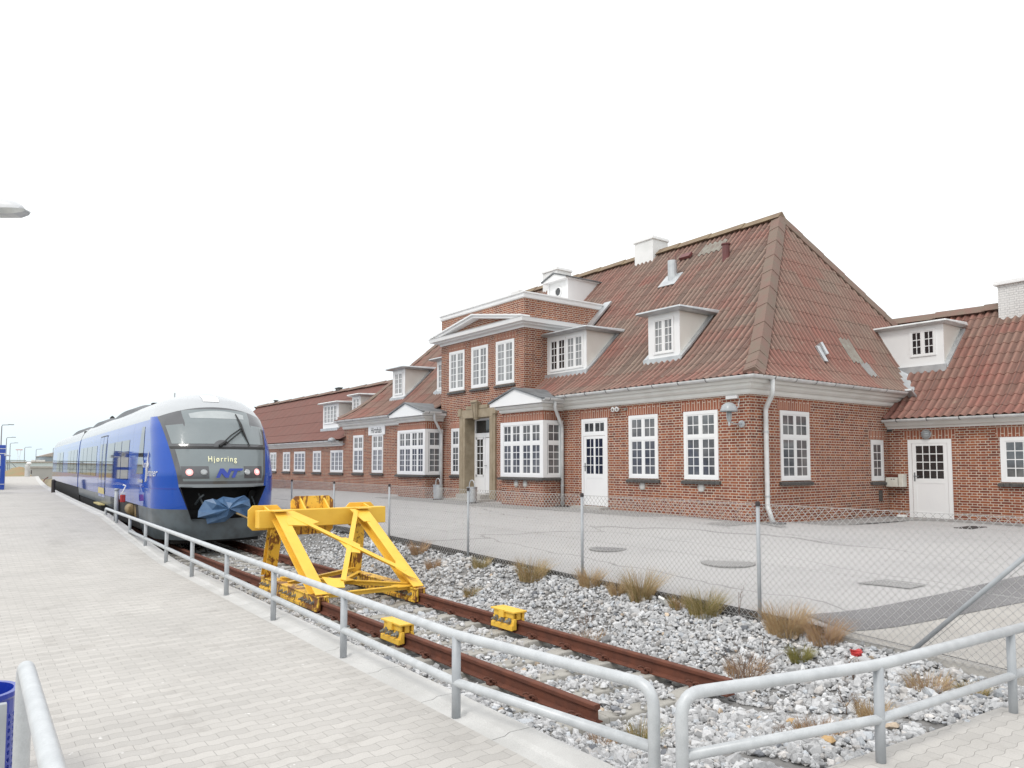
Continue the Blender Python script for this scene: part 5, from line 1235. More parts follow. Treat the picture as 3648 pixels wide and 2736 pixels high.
g = MB(); R_ = [T(*nose_pt(t*hw(1.43), 1.415, .006)) for t in TS if t*hw(1.43) < -ob(1.43)-.02]; R2 = [T(*nose_pt(t*hw(1.43), 1.435, .006)) for t in TS if t*hw(1.43) < -ob(1.43)-.02]; g.grid([R_, R2]); g.build('panel_joint', M['ntblue'], tr)
# white operator lettering with its swoosh on the cab side
def side_mat(y, z, off=.02):
    a = (Vector(T(0, -1, 0))-Vector(T(0, 0, 0))).normalized(); b_ = Vector((0,0,1)); n2 = a.cross(b_).normalized(); m = Matrix((a, b_, n2)).transposed().to_4x4(); m.translation = Vector(T(-(hw(z)+off), y, z)); return m
def flank(u, z, off=.014):
    y = 18.9+u; D_, n_e = 1.3, 2.05; w = hw(z); q = (y-yn(z))/D_
    x = -w if q >= 1 else -w*(1-(1-max(q, 0))**n_e)**(1/n_e)
    return T(x-off, y-.25*off, z)
def flank_text(body_, u0, z0, size, sx):
    o = text('side_lettering', body_, size, 'decal', tr, Matrix.Identity(4), .0, .3, sx); o.matrix_local = Matrix.Identity(4)
    for v in o.data.vertices: v.co = Vector(flank(u0-v.co.x*sx, z0+v.co.y))-OFF[tr.name]
flank_text('Nordjyske', 1.25, 1.99, .26, .90); flank_text('Jernbaner', .50, 1.79, .26, .90)
g = MB(); pp = lambda x, y: Vector(flank(.95-x, 1.88+y))
g.tube([pp(-.22,-.32), pp(-.1,-.02), pp(.02,.26), pp(.10,.42)], [.012,.02,.016,.006], 6); g.tube([pp(-.10,-.30), pp(.0,0), pp(.06,.22), pp(.10,.42)], [.012,.016,.012,.006], 6); g.tube([pp(.10,.42), pp(.06,.2), pp(.10,.06)], [.005,.015,.02], 6); g.build('side_logo', M['decal'], tr)
g = MB(); g.grid([[T(-(hw(1.5)+.012), y, z) for y in (20.5, 21.3)] for z in (1.53, 1.61)]); g.build('number_plate', M['decal_grey'], tr)
# underframe, wheels, louvres
g = MB(); g.hexa([T(-1.3,21.2,.30),T(1.3,21.2,.30),T(1.3,JY-.1,.30),T(-1.3,JY-.1,.30),T(-1.36,21.2,.98),T(1.36,21.2,.98),T(1.36,JY-.1,.98),T(-1.36,JY-.1,.98)]); g.hexa([T(-1.0,18.9,.12),T(1.0,18.9,.12),T(1.0,21.3,.12),T(-1.0,21.3,.12),T(-1.1,18.9,.9),T(1.1,18.9,.9),T(1.1,21.3,.9),T(-1.1,21.3,.9)])
uf = g.build('underframe', M['black'], tr)
g = MB(); g.grid(side((25.2, 38.8), .62, .95, .004, 3)); g.build('side_skirt', M['skirt'], tr)
g = MB(); g.tube([T(-1.30,22.4,.75), T(-1.30,23.2,.75)], .17, 14); g.tube([T(-1.34,22.0,.5),T(-1.34,22.1,.9)], .03, 6); g.build('air_tank', M['wood'], uf, smooth=True)
g = MB()
for k in range(9): g.grid(side((25.5, 27.0), .62+.04*k, .635+.04*k, .02, 2))
g.build('louvre', M['black'], tr)
for y in (21.9, 24.3):
    for s in (-1, 1):
        g = MB(); g.lathe([(.385,-.06),(.385,.04),(.41,.05),(.41,.07),(.1,.07)], T(s*.73, y, .385), 24, (1,0,0)); g.build('wheel', M['rust_dark'], tr)
# second car
g = MB(); zs3 = list(np.linspace(.95, 3.3, 12))+list(np.linspace(3.3, 3.83, 8))[1:]; rows = []
for z in zs3: w = hw(z)*.998; rows.append([T(-w*.55, 60.3, z), T(-w, 59.2, z), T(-w, JY+.45, z), T(w, JY+.45, z), T(w, 59.2, z), T(w*.55, 60.3, z)])
k = 6; n0 = 0; g.v += [p for r in rows for p in r]
for i in range(len(rows)-1):
    for j in range(5):
        g.f.append((i*k+j, i*k+j+1, (i+1)*k+j+1, (i+1)*k+j)); g.m.append(1 if zs3[i] > 3.05 else 0); g.uv.append(None)
rb = g.build('rear_car_body', [M['blue'], M['silver']], tr)
g = MB(); g.hexa([T(-1.22,JY-.1,.5),T(1.22,JY-.1,.5),T(1.22,JY+.5,.5),T(-1.22,JY+.5,.5),T(-1.2,JY-.1,3.5),T(1.2,JY-.1,3.5),T(1.2,JY+.5,3.5),T(-1.2,JY+.5,3.5)]); g.build('gangway_bellows', M['black'], tr)
for a, b_ in ((40.2, 42.0), (42.1, 43.9), (44.0, 45.8), (49.5, 52.), (52.2, 55.)):
    g = MB(); g.grid(side((a, b_), 1.55, 2.68)); g.build('side_window', M['winband'], rb)
g = MB(); g.hexa([T(-1.3,JY+.5,.30),T(1.3,JY+.5,.30),T(1.3,59.5,.30),T(-1.3,59.5,.30),T(-1.36,JY+.5,.98),T(1.36,JY+.5,.98),T(1.36,59.5,.98),T(-1.36,59.5,.98)]); g.build('underframe', M['black'], rb)
# tarpaulin tied round the coupler, with its stick
O2 = [(-.62,.78),(-.60,.93),(-.46,1.16),(-.30,1.20),(-.20,1.17),(-.05,1.24),(.18,1.20),(.42,1.26),(.55,1.16),(.56,.98),(.48,.76),(.22,.83),(-.02,.66),(-.40,.62),(-.42,.74)]
g = MB(); cpt = T(.02, 17.78, .97); n = len(O2)
ring = [T(x, 18.02+.05*((i*7) % 3-1), z) for i, (x, z) in enumerate(O2)]; midr = [T(.02+(x-.02)*.55, 17.86+(.07 if i % 2 else -.03), .97+(z-.97)*.55) for i, (x, z) in enumerate(O2)]; back = [T(x*.6, 18.4, .97+(z-.97)*.6) for x, z in O2]
vs = [cpt]+midr+ring+back; fs = []
for i in range(n):
    j = (i+1) % n; fs += [(0, 1+i, 1+j), (1+i, 1+n+i, 1+n+j), (1+i, 1+n+j, 1+j), (1+n+i, 1+2*n+i, 1+2*n+j, 1+n+j)]
fs.append(tuple(1+2*n+i for i in range(n)))
g.mesh(vs, fs); tp = tag(g.build('tarpaulin', M['tarp'], loc=T(.02, 18.0, .97)), 'crumpled blue tarpaulin tied over the coupler at the front of the train', 'tarpaulin')
tag_s = MB(); tag_s.tube([T(.20, 17.85, .86), T(.56, 17.55, .66)], .022, 8); tag(tag_s.build('stick', M['wood'], loc=T(.3, 17.8, .8)), 'short wooden stick poking out from beneath the blue tarpaulin', 'stick')

# ------------------------------------------------------------------ yellow buffer stop
bs = thing('buffer_stop', 'rust-streaked yellow steel buffer stop bolted across both rails before the train', 'buffer stop', (5.105, 11.5, 0))
Yl = M['yellow']; Yr_ = M['yellow_rusty']
def shoe(par, xc, y0, y1, bolts, mt):
    g = MB()
    for s in (-1, 1):
        g.hexa([(xc+s*.045,y0,-.13),(xc+s*.105,y0,-.13),(xc+s*.105,y1,-.13),(xc+s*.045,y1,-.13),(xc+s*.045,y0,.05),(xc+s*.075,y0,.05),(xc+s*.075,y1,.05),(xc+s*.045,y1,.05)])
        g.box(xc+min(s*.075,s*.12), xc+max(s*.075,s*.12), y0+.01, y1-.01, -.135, -.085)
    g.box(xc-.095, xc+.095, y0, y1, .052, .075); g.box(xc-.03, xc+.03, y0+.002, y1-.002, .004, .05)
    b = g.build('rail_shoe', mt, par, bevel=.006)
    g = MB()
    for y in bolts:
        for s in (-1, 1):
            g.lathe([(.034,0),(.034,.012),(.024,.014),(.024,.045),(.014,.047),(.013,.075)], (xc+s*.078, y, -.03), 8, (s,0,0))
    g.build('bolt', M['bolt'], b); return b
def clampthing(xc, y0, y1, lab):
    t = thing('rail_clamp', lab, 'rail clamp', (xc, (y0+y1)/2, 0), 'yellow clamps on the rails')
    g = MB()
    for s in (-1, 1):
        g.hexa([(xc+s*.042,y0,-.12),(xc+s*.115,y0,-.12),(xc+s*.115,y1,-.12),(xc+s*.042,y1,-.12),(xc+s*.042,y0,.02),(xc+s*.08,y0,.02),(xc+s*.08,y1,.02),(xc+s*.042,y1,.02)])
        g.box(xc+min(s*.10,s*.125), xc+max(s*.10,s*.125), y0, y1, -.125, -.06)
    g.build('jaw', Yl, t, bevel=.006)
    g = MB(); g.box(xc-.115, xc+.10, y0-.03, y1+.02, .095, .118); g.box(xc-.03, xc+.03, y0+.01, y1-.01, .003, .095); g.box(xc-.09, xc-.06, y0+.02, y1-.02, .022, .095); g.box(xc+.05, xc+.085, y0+.0, y1, .022, .095); ym = (y0+y1)/2; g.box(xc-.125, xc-.09, ym-.05, ym+.06, .02, .122); g.build('cap_plate', Yl, t, bevel=.005)
    g = MB()
    for k in range(3):
        y = y0+.09+(y1-y0-.18)*k/2
        for s in (-1, 1): g.lathe([(.042,0),(.042,.012),(.028,.014),(.028,.05),(.016,.052),(.014,.085)], (xc+s*.088, y, -.015), 8, (s,0,0))
    g.build('bolt', M['bolt'], t)
RL, RRt = 5.105-.7525, 5.105+.7525
clampthing(RL, 7.90, 8.36, 'yellow three-bolt clamp on the rail nearer the platform'); clampthing(RRt, 7.70, 8.16, 'yellow three-bolt clamp on the rail nearer the fence')
for xc, y0, y1 in ((RL, 10.42, 12.95), (RRt, 10.22, 12.78)): shoe(bs, xc, y0, y1, [y0+.16+.145*k for k in range(4)]+[y0+.9+.19*k for k in range(4)]+[y1-.42,y1-.27,y1-.12], Yr_)
BYf, BYb = 12.42, 12.62
g = MB(); g.box(4.04, 6.36, BYf, BYb, .93, 1.225); g.build('cross_beam', Yl, bs, bevel=.012)
def octo(x0, x1, z0, z1, y0, y1, c, mat, nm, bev=.006):
    g = MB(); g.prism([(x0+c,y0,z0),(x1-c,y0,z0),(x1,y0,z0+c),(x1,y0,z1-c),(x1-c,y0,z1),(x0+c,y0,z1),(x0,y0,z1-c),(x0,y0,z0+c)], (0,y1-y0,0)); return g.build(nm, mat, bs, bevel=bev)
octo(4.68, 5.46, .77, 1.44, 12.70, 12.73, .08, Yr_, 'centre_plate'); octo(3.95, 4.52, .88, 1.30, 12.70, 12.73, .08, Yl, 'end_plate'); octo(5.70, 6.27, .88, 1.30, 12.70, 12.73, .08, Yl, 'end_plate')
g = MB(); g.box(4.3, 6.1, BYb, 12.70, .97, 1.19)
for x in (4.85, 5.28): g.prism([(x-.015,12.70,1.40),(x-.015,12.70,1.225),(x-.015,12.45,1.225)], (.03,0,0))
for x in (4.22, 6.05): g.prism([(x-.015,12.70,1.285),(x-.015,12.70,1.225),(x-.015,12.45,1.225)], (.03,0,0))
g.build('gusset', Yl, bs)
def ibeam(p, q, w, h, nm, up, mat=Yl, t=.018):
    p, q, up = Vector(p), Vector(q), Vector(up); d = (q-p).normalized(); sd = d.cross(up).normalized(); u = sd.cross(d); L = (q-p).length; g = MB()
    g.obox(p, d, sd, u, 0, L, -w/2, w/2, h/2-t, h/2); g.obox(p, d, sd, u, 0, L, -w/2, w/2, -h/2, -h/2+t); g.obox(p, d, sd, u, 0.003, L-.003, -t/2, t/2, -h/2+t, h/2-t); return g.build(nm, mat, bs, bevel=.004)
for xc, y0, y1 in ((RL, 10.42, 12.95), (RRt, 10.22, 12.78)):
    ibeam((xc, y0+.12, .02), (xc, 12.40, 1.14), .185, .18, 'diagonal_leg', (0,-1,1))
    ibeam((xc, y1-.12, .075), (xc, BYf+.1, .93), .20, .18, 'upright_leg', (0,1,0), Yr_)
    g = MB(); a = Vector((xc, 12.33, 1.235)); g.obox((xc, 12.30, 1.16), (1,0,0), (0,.86,-.02), (0,.3,.95), -.125, .125, -.10, .22, .05, .07); g.build('top_plate', Yl, bs)
# X bracing lying in the sloping plane of the diagonal legs, and its gussets
dl = lambda x, f: Vector((x, (10.42 if abs(x-RL) < .1 else 10.22)*(1-f)+f*12.40+.02, .08*(1-f)+1.16*f))
def dl2(u, f): a = dl(RL, f); b_ = dl(RRt, f); return a+(b_-a)*u+Vector((0,-.03,.06))
nrm = Vector((0,-.5,.87))
def angle(p, q, nm):
    p, q = Vector(p), Vector(q); d = (q-p).normalized(); sd = d.cross(nrm).normalized(); u = sd.cross(d); L = (q-p).length; g = MB()
    g.obox(p, d, sd, u, 0, L, -.04, .04, -.005, .007); g.obox(p, d, sd, u, 0, L, -.04, -.028, -.075, -.005); return g.build(nm, Yl, bs, bevel=.003)
angle(dl2(.12, .92), dl2(.95, .16), 'cross_brace'); angle(dl2(.90, .95)+nrm*.016, dl2(.24, .10)+nrm*.016, 'cross_brace')
def gus(pts, nm='gusset_plate'):
    g = MB(); g.prism([p-nrm*.008 for p in pts], nrm*.012); return g.build(nm, Yl, bs)
gus([dl2(.02,.98), dl2(.16,.99), dl2(.38,.82), dl2(.22,.78), dl2(.02,.80)]); gus([dl2(.93,.30), dl2(.99,.30), dl2(.99,.06), dl2(.93,.10), dl2(.86,.20)]); gus([dl2(.06,.16), dl2(.08,.04), dl2(.22,.03), dl2(.25,.12)]); gus([dl2(.84,.98), dl2(.98,.98), dl2(.98,.80), dl2(.90,.80)])
gus([dl2(.45,.60), dl2(.56,.60), dl2(.66,.50), dl2(.60,.40), dl2(.50,.42)])
# level bracing between the shoes
def flat(p, q, nm='tie_bar', w=.07):
    g = MB(); g.beam(p, q, w, .012); g.beam(Vector(p)+Vector((0,.03,-.035)), Vector(q)+Vector((0,.03,-.035)), .012, .07); return g.build(nm, Yl, bs)
flat((RL+.05, 12.35, .12), (RRt-.05, 10.55, .12)); flat((RL+.05, 10.65, .105), (RRt-.05, 12.3, .105)); flat((RL+.02, 11.9, .10), (RRt-.05, 12.55, .14)); flat((RL+.05, 10.55, .09), (RRt-.02, 10.45, .10))
g = MB(); g.box(4.95, 5.22, 11.25, 11.6, .125, .137); g.box(RL+.04, RL+.3, 10.5, 10.75, .085, .097); g.box(RRt-.3, RRt-.04, 10.4, 10.65, .085, .097); g.build('gusset_plate', Yl, bs)
# ------------------------------------------------------------------ things fixed to the building and small things
M['lampwhite'] = paint('enamel_lamp', (.38,.405,.42), (.31,.33,.345), .3)
t = thing('dome_lamp', 'grey enamel dome lamp on a wall bracket at the corner of the station', 'wall lamp', (14.6, 10.68, 3.0))
g = MB(); c = (14.2, 10.70, 3.20); g.lathe([(.0,.215),(.07,.205),(.13,.17),(.175,.11),(.195,.03),(.20,.0),(.19,.0),(.17,.09),(.12,.155),(.0,.19)], c, 28); g.build('shade', M['lampwhite'], t, smooth=True)
g = MB(); g.lathe([(.045,-.22),(.055,-.18),(.05,-.06),(.06,0)], c, 14); g.build('lamp_glass', M['lamp_glass'], t, smooth=True)
g = MB()
for s in (-1, 1): g.tube([(14.2+s*.09, 10.70, 3.20), (14.2+s*.085, 10.70, 3.05), (14.2+s*.02, 10.70, 2.98)], .008, 6)
g.tube([(14.2, 10.70, 3.0), (14.2, 10.70, 2.88)], .025, 8); g.tube([(14.2, 10.70, 2.98), (14.4, 10.68, 2.92), (14.63, 10.66, 2.93)], .018, 8); g.lathe([(.085,0),(.085,.03),(.05,.04)], (14.63, 10.66, 2.93), 14, (-1,0,0)); g.tube([(14.63, 10.72, 3.5), (14.55, 10.72, 3.3), (14.3, 10.70, 3.36)], .010, 6); g.build('bracket', M['zinc'], t)
g = MB(); g.box(14.55, 14.635, 10.74, 11.06, 3.53, 3.61); tag(g.build('junction_box', M['white'], loc=(14.6, 10.9, 3.57), bevel=.01), 'small white junction box under the eaves above the dome lamp', 'junction box')
t = thing('twin_spotlight', 'pair of small white round spotlights under the eaves right of the garden door', 'spotlight', (14.6, 14.72, 3.5))
for y in (14.80, 14.64):
    g = MB(); g.lathe([(.03,-.10),(.055,-.04),(.07,0),(.06,.01),(.03,-.005)], (14.50, y, 3.50), 16, (-1,.1*(1 if y > 14.7 else -1),-.15)); sp = g.build('spot', M['white'], t, smooth=True)
    g = MB(); g.lathe([(.035,0),(.035,.006)], (14.496, y, 3.50), 12, (-1,0,-.15)); g.build('lens', M['ghost'], sp)
g = MB(); g.tube([(14.63, 14.72, 3.60), (14.56, 14.72, 3.58), (14.55, 14.72, 3.50)], .012, 6); g.build('bracket', M['zinc'], t)
g = MB(); g.box(14.58, 14.635, 14.35, 14.45, 3.47, 3.53); tag(g.build('motion_sensor', M['ghost'], loc=(14.6, 14.4, 3.5), bevel=.008), 'tiny beige sensor box beside the twin spotlights', 'sensor')
# station name board
t = thing('name_board', 'small white name board reading Hirtshals above the left-hand windows', 'sign', (14.6, 29.45, 3.47))
g = MB(); g.box(14.585, 14.628, 28.66, 30.24, 3.26, 3.67); g.build('board', M['white'], t, bevel=.006)
M['letters'] = paint('black_letters', (.02,.02,.025), None, .6)
mm = Matrix(((0,0,-1,14.582),(-1,0,0,29.45),(0,1,0,3.455),(0,0,0,1))); text('lettering', 'Hirtshals', .36, 'letters', t, mm, .002, 0, .80)
# letter box by the wing door
t = thing('mail_box', 'dented cream letter box with open lid on the wall beside the wing door', 'letter box', (20.8, 10.2, 1.5))
M['cream'] = paint('cream_enamel', (.66,.64,.58), (.58,.55,.48), .4, scale=6); M['inside'] = paint('rusty_inside', (.16,.045,.02), (.10,.03,.02), .8, scale=12)
g = MB(); g.box(20.70, 20.95, 10.09, 10.42, 1.37, 1.63); g.build('box', M['cream'], t, bevel=.012)
g = MB(); g.box(20.74, 20.955, 10.10, 10.41, 1.64, 1.71); g.build('open_top', M['inside'], t); g = MB(); g.box(20.71, 20.945, 9.95, 10.075, 1.37, 1.72); g.build('side_compartment', M['cream'], t, bevel=.01)
g = MB(); g.box(20.692, 20.702, 10.25, 10.265, 1.56, 1.60); g.box(20.692, 20.702, 10.16, 10.21, 1.575, 1.59); g.build('lock', M['cap'], t)
t = thing('bulkhead_lamp', 'round grey caged bulkhead lamp above the wing door', 'wall lamp', (20.9, 9.40, 2.80))
g = MB(); g.lathe([(.13,0),(.13,.04),(.12,.05)], (20.96, 9.40, 2.80), 20, (-1,0,0)); g.build('base', M['zinc'], t); g = MB(); g.lathe([(.11,.05),(.10,.09),(.06,.125),(.01,.135)], (20.96, 9.40, 2.80), 20, (-1,0,0)); g.build('globe', M['lamp_glass'], t, smooth=True)
g = MB()
for z in (-.05, .0, .05): g.tube([(20.96-.05-.10*math.sin(a), 9.40+math.cos(a)*.12, 2.80+z) for a in np.linspace(0, PI, 9)], .009, 5)
g.build('cage', M['galv_post'], t)
# dome lamp at the left corner of the main building
t = thing('dome_lamp', 'grey dome lamp under the eaves at the far left corner of the station', 'wall lamp', (14.5, 32.9, 2.9))
g = MB(); g.lathe([(.0,.20),(.11,.17),(.17,.10),(.20,.0),(.18,.0),(.0,.17)], (14.15, 33.2, 3.05), 20); g.build('shade', M['lampwhite'], t, smooth=True); g = MB(); g.tube([(14.15,33.2,3.05),(14.15,33.15,2.9),(14.63,32.8,2.95)], .02, 6); g.build('bracket', M['zinc'], t)
# two grey hooped ash bins by the entrance
def ashbin(x, y, lab):
    z = yz(x, y)+.0; t = thing('ash_bin', lab, 'bin', (x, y, z), 'hooped grey bins by the entrance')
    g = MB(); g.lathe([(.15,.03),(.16,.05),(.17,.50),(.175,.50),(.175,.53),(.15,.53)], (x, y, z), 20); g.lathe([(.17,.0),(.17,.03)], (x, y, z), 18); g.build('body', M['zinc'], t, smooth=False)
    g = MB(); g.tube([(x, y-.155, z+.45)]+[(x, y-.15*math.cos(a), z+.58+.17*math.sin(a)) for a in np.linspace(0, PI, 12)]+[(x, y+.155, z+.45)], .016, 8); g.build('hoop', M['galv'], t, smooth=True)
    g = MB(); g.lathe([(.19,0),(.19,.03)], (x, y, z+.001), 16); g.build('foot', M['cap'], t)
ashbin(13.47, 20.25, 'grey hooped bin in front of the white entrance door'); ashbin(13.75, 22.85, 'grey hooped bin at the corner of the left-hand bay')
g = MB(); g.lathe([(.26,0),(.26,.02),(.10,.025)], (14.45, 16.9, .745), 14); tag(g.build('drain_cover', M['cap'], loc=(14.45,16.9,.74)), 'black drain cover below the downpipe of the right-hand bay', 'drain cover')
g = MB(); g.lathe([(.22,0),(.22,.02),(.10,.025)], (15.05, 10.1, .645), 14); tag(g.build('drain_cover', M['patch'], loc=(15.05,10.1,.64)), 'dark drain cover at the corner downpipe', 'drain cover')
g = MB(); g.obox((20.6, 9.95, .60), (.6,-.8,0), (.7,.5,.2), (0,0,1), -.12, .12, -.06, .05, -.02, .02); tag(g.build('litter', M['paper'], loc=(20.6,9.95,.6)), 'white scrap on the ground left of the wing door', 'litter')
# ------------------------------------------------------------------ on the platform
t = thing('waste_bin', 'bright blue perforated waste bin by the tall handrail hoop', 'waste bin', (.14, 5.35, .1))
M['binblue'] = paint('blue_plastic', (.006,.03,.33), (.005,.026,.28), .35, coat=.3)
bx, by, br, bz = .12, 5.42, .215, .1; g = MB(); NS = 56; rowz = [.08]+[.10+.055*k for k in range(10)]
def pt_(a, z, r=br): return (bx+r*math.cos(a), by+r*math.sin(a), bz+z*.80)
for zi in range(9):
    z0, z1 = .10+.052*zi, .10+.052*(zi+1)
    for k in range(28):
        a0, a1 = 2*PI*k/28, 2*PI*(k+1)/28; ac = (a0+a1)/2; zc_ = (z0+z1)/2; ra = (a1-a0)*.30; rz_ = (z1-z0)*.34
        O4 = [(a0,z0),(ac,z0),(a1,z0),(a1,zc_),(a1,z1),(ac,z1),(a0,z1),(a0,zc_)]; I4 = [(ac+ra*math.cos(t_), zc_+rz_*math.sin(t_)) for t_ in (-.75*PI,-.5*PI,-.25*PI,0,.25*PI,.5*PI,.75*PI,PI)]
        g.mesh([pt_(*p) for p in O4+I4], [(i, (i+1) % 8, 8+(i+1) % 8, 8+i) for i in range(8)])
for (z0, z1, r0, r1) in ((.0,.10,br,br),(.568,.66,br,br),(.66,.685,br,br+.02),(.685,.72,br+.02,br+.02),(.72,.72,br+.02,br-.01),(.72,.60,br-.01,br-.015)):
    g.grid([[pt_(a, z0, r0) for a in np.linspace(0, 2*PI, 33)], [pt_(a, z1, r1) for a in np.linspace(0, 2*PI, 33)]])
g.build('basket', M['binblue'], t)
g = MB(); g.box(-.14, .262, 4.82, 4.86, .1, .735); g.build('mounting_plate', M['galv_post'], t, bevel=.004)
# timetable pillar farther up the platform
t = thing('information_pillar', 'tall blue information pillar at the left edge of the platform', 'information pillar', (1.75, 51, .55))
M['signblue'] = paint('sign_blue', (.012,.06,.36), (.012,.055,.33), .3, coat=.4)
PV = (.92, .39); 
def pil(u0, u1, z0, z1, d0, d1, mat, nm):
    g = MB(); g.obox((2.2, 50.9, .55), (-.985,.17,0), (0,0,1), (-.17,-.985,0), u0, u1, z0, z1, d0, d1); return g.build(nm, M[mat], t)
pil(0, 1.0, 0, 2.52, -.2, 0, 'signblue', 'panel'); pil(.22, .9, 1.35, 1.95, 0, .01, 'paper', 'poster'); pil(.22, .9, .65, 1.18, 0, .01, 'paper', 'poster'); pil(-.02, 1.02, 2.02, 2.06, 0, .012, 'paper', 'stripe'); pil(-.02, 1.02, 2.30, 2.33, 0, .012, 'paper', 'stripe'); pil(-.01, 1.01, .30, .33, 0, .012, 'paper', 'stripe')
g = MB(); q = (2.2-.985*.48, 50.9+.17*.48, 2.72); g.lathe([(.15,0),(.15,.01),(.12,.011),(.12,0)], (q[0]-.17*.01, q[1]-.985*.01, 2.73), 20, (-.17,-.985,0)); g.build('emblem', M['paper'], t)
g = MB(); g.tube([(2.15,50.88,2.5),(2.45,50.9,2.48)], .05, 6); g.build('camera_arm', M['zinc'], t)
# stop post at the end of the railing
t = thing('signal_post', 'short grey post with small red and white lamp at the far end of the railing', 'signal', (3.44, 22.4, .5))
g = MB(); g.tube([(3.46, 22.3, pz(22.3)), (3.46, 22.3, 1.33)], .055, 12); g.lathe([(.062,0),(.062,.06)], (3.46,22.3,1.29), 12); g.build('post', M['galv_post'], t, smooth=True)
g = MB(); g.box(3.54, 3.66, 22.2, 22.34, .98, 1.18); g.build('lamp_red', M['red'], t, bevel=.02); g = MB(); g.tube([(3.56,22.25,1.18),(3.60,22.2,1.28),(3.66,22.2,1.42),(3.60,22.25,1.44)], .018, 8); g.box(3.55,3.65,22.2,22.32,1.19,1.24); g.build('bracket', M['white'], t); g = MB(); g.tube([(3.5,22.3,1.2),(3.54,22.3,.8),(3.50,22.28,.55)], .014, 6); g.build('cable', M['cap'], t)
for x, y, h, lab in ((4.02, 44.5, .62, 'black upright marker on the platform edge beside the rear car'),):
    g = MB(); g.lathe([(.09,0),(.09,h),(.05,h+.05)], (float(kout(y))-.3, y, pz(y)), 10); tag(g.build('marker_post', M['cap'], loc=(float(kout(y))-.3, y, .55)), lab, 'marker post')
t = thing('bollard', 'pale grey post with rounded cap at the far end of the platform', 'post', (6.56, 101.4, .5))
g = MB(); g.lathe([(.26,0),(.26,1.35),(.20,1.42)], (6.5, 101, .5), 12); g.build('post', M['kerb'], t); g = MB(); g.lathe([(.1,0),(.24,.05),(.26,.2),(.12,.3)], (6.62, 101, 1.92), 12); g.build('cap', M['white'], t); g = MB(); g.box(6.80, 6.9, 100.7, 100.8, .85, 1.3); g.build('plate', M['cap'], t)
# street lamps
M['pole'] = paint('lamp_pole', (.27,.29,.31), (.23,.25,.27), .5, .2)
def lamp(x, y, zt, arm, lab, r=.08, zb=-.4):
    t = thing('lamp_post', lab, 'lamp post', (x, y, zb), 'slender lamp posts beyond the platform')
    g = MB(); g.tube([(x, y, zb), (x, y, zt-.25), (x+.1, y-.02, zt-.05), (x+arm, y, zt)], [r, r*.8, r*.7, r*.6], 8); g.build('pole', M['pole'], t); g = MB(); g.box(x+arm-.1, x+arm+.65, y-.15, y+.15, zt-.03, zt+.10); g.build('lantern', M['pole'], t, bevel=.03)
for (x, y, z), lab in zip([(5.3,136.6,7.96),(7.9,180.8,7.36),(9.9,209.3,6.91),(14.4,236.,6.47),(19.0,264.,6.45),(20.5,231.8,6.3)], ['tallest and leftmost of the far lamp posts', 'second far lamp post from the left', 'third far lamp post from the left, shorter than its neighbour', 'fourth far lamp post, standing behind the pale end post', 'fifth far lamp post, left of the grey harbour shed', 'farthest right lamp post, half hidden behind the train roof']): lamp(x, y, z, .9, lab, .09)
t = thing('street_lamp', 'large white street lamp head reaching in at the upper left', 'street lamp', (-1.6, 17.4, .55))
M['lampbody'] = paint('lamp_housing', (.60,.61,.63), (.55,.56,.58), .4)
LO = Vector((.18, 16.95, 6.72)); LU = Vector((.80,-.60,0)); LW = Vector((.60,.80,0)); LZ = Vector((0,0,1))
def lp(u, w, z): return LO+LU*u+LW*w+LZ*z
g = MB(); rows = []
for u, h, w in ((-.10,.10,.08),(.0,.16,.11),(.12,.21,.14),(.30,.235,.165),(.50,.22,.165),(.66,.18,.15),(.78,.10,.12),(.80,.06,.11)):
    rows.append([lp(u, w*math.cos(a), .03+h*math.sin(a)) for a in np.linspace(0, PI, 11)])
g.grid(rows); g.face(rows[0]); g.face(rows[-1]); g.build('housing', M['lampbody'], t, smooth=True)
g = MB(); rows = []
for u, d, w in ((-.10,.02,.09),(.0,.05,.12),(.30,.10,.17),(.70,.10,.165),(.86,.06,.12),(.90,.02,.09)): rows.append([lp(u, -w, .03), lp(u, -w*.8, .03-d), lp(u, w*.8, .03-d), lp(u, w, .03)])
g.grid(rows); g.face(rows[0]); g.face(rows[-1]); g.face([r[0] for r in rows]+[r[-1] for r in rows][::-1]); g.build('lens', M['zinc'], t)
g = MB(); g.tube([lp(-.05,0,.02), lp(-.5,0,.0), lp(-1.9,0,-.15), lp(-2.0,0,-.4)], .03, 10); b0 = lp(-2.0,0,0); g.tube([lp(-2.0,0,-.3), (b0.x, b0.y, .5)], [.05,.09], 12); g.build('pole', M['galv_post'], t)
# ------------------------------------------------------------------ far background on the left
t = thing('harbour_shed', 'grey harbour shed with flat brownish roof on the horizon beyond the train', 'building', (26, 306, 0)); g = MB(); g.box(22.8, 34, 304, 316, -.4, 4.6); M['shedgrey'] = paint('shed_cladding', (.27,.32,.36), (.31,.36,.40), .7, scale=.3); M['shedroof'] = paint('shed_roof', (.36,.31,.27), (.42,.38,.35), .8, scale=.6)
g.build('wall', M['shedgrey'], t); g = MB(); g.prism([(22.4,303.6,4.6),(35,303.6,4.6),(35,303.6,6.6),(27.4,303.6,6.1)], (0,13,0)); g.build('roof', M['shedroof'], t); g = MB(); g.box(20.5,24.3,300,304,2.7,3.4) ; g.build('annex', M['white_render'], t)
M['longwall'] = paint('pale_hall', (.58,.66,.68), (.62,.69,.70), .8, scale=.2)
t = thing('long_hall', 'long low pale green-grey hall across the horizon behind the footbridge', 'building', (-10, 215, 0)); g = MB(); g.box(-60, 19, 214, 224, -.4, 2.35); g.build('wall', M['longwall'], t); g = MB(); g.box(-60.3, 19.3, 213.7, 224.3, 2.35, 2.6); g.build('roof', M['shedroof'], t)
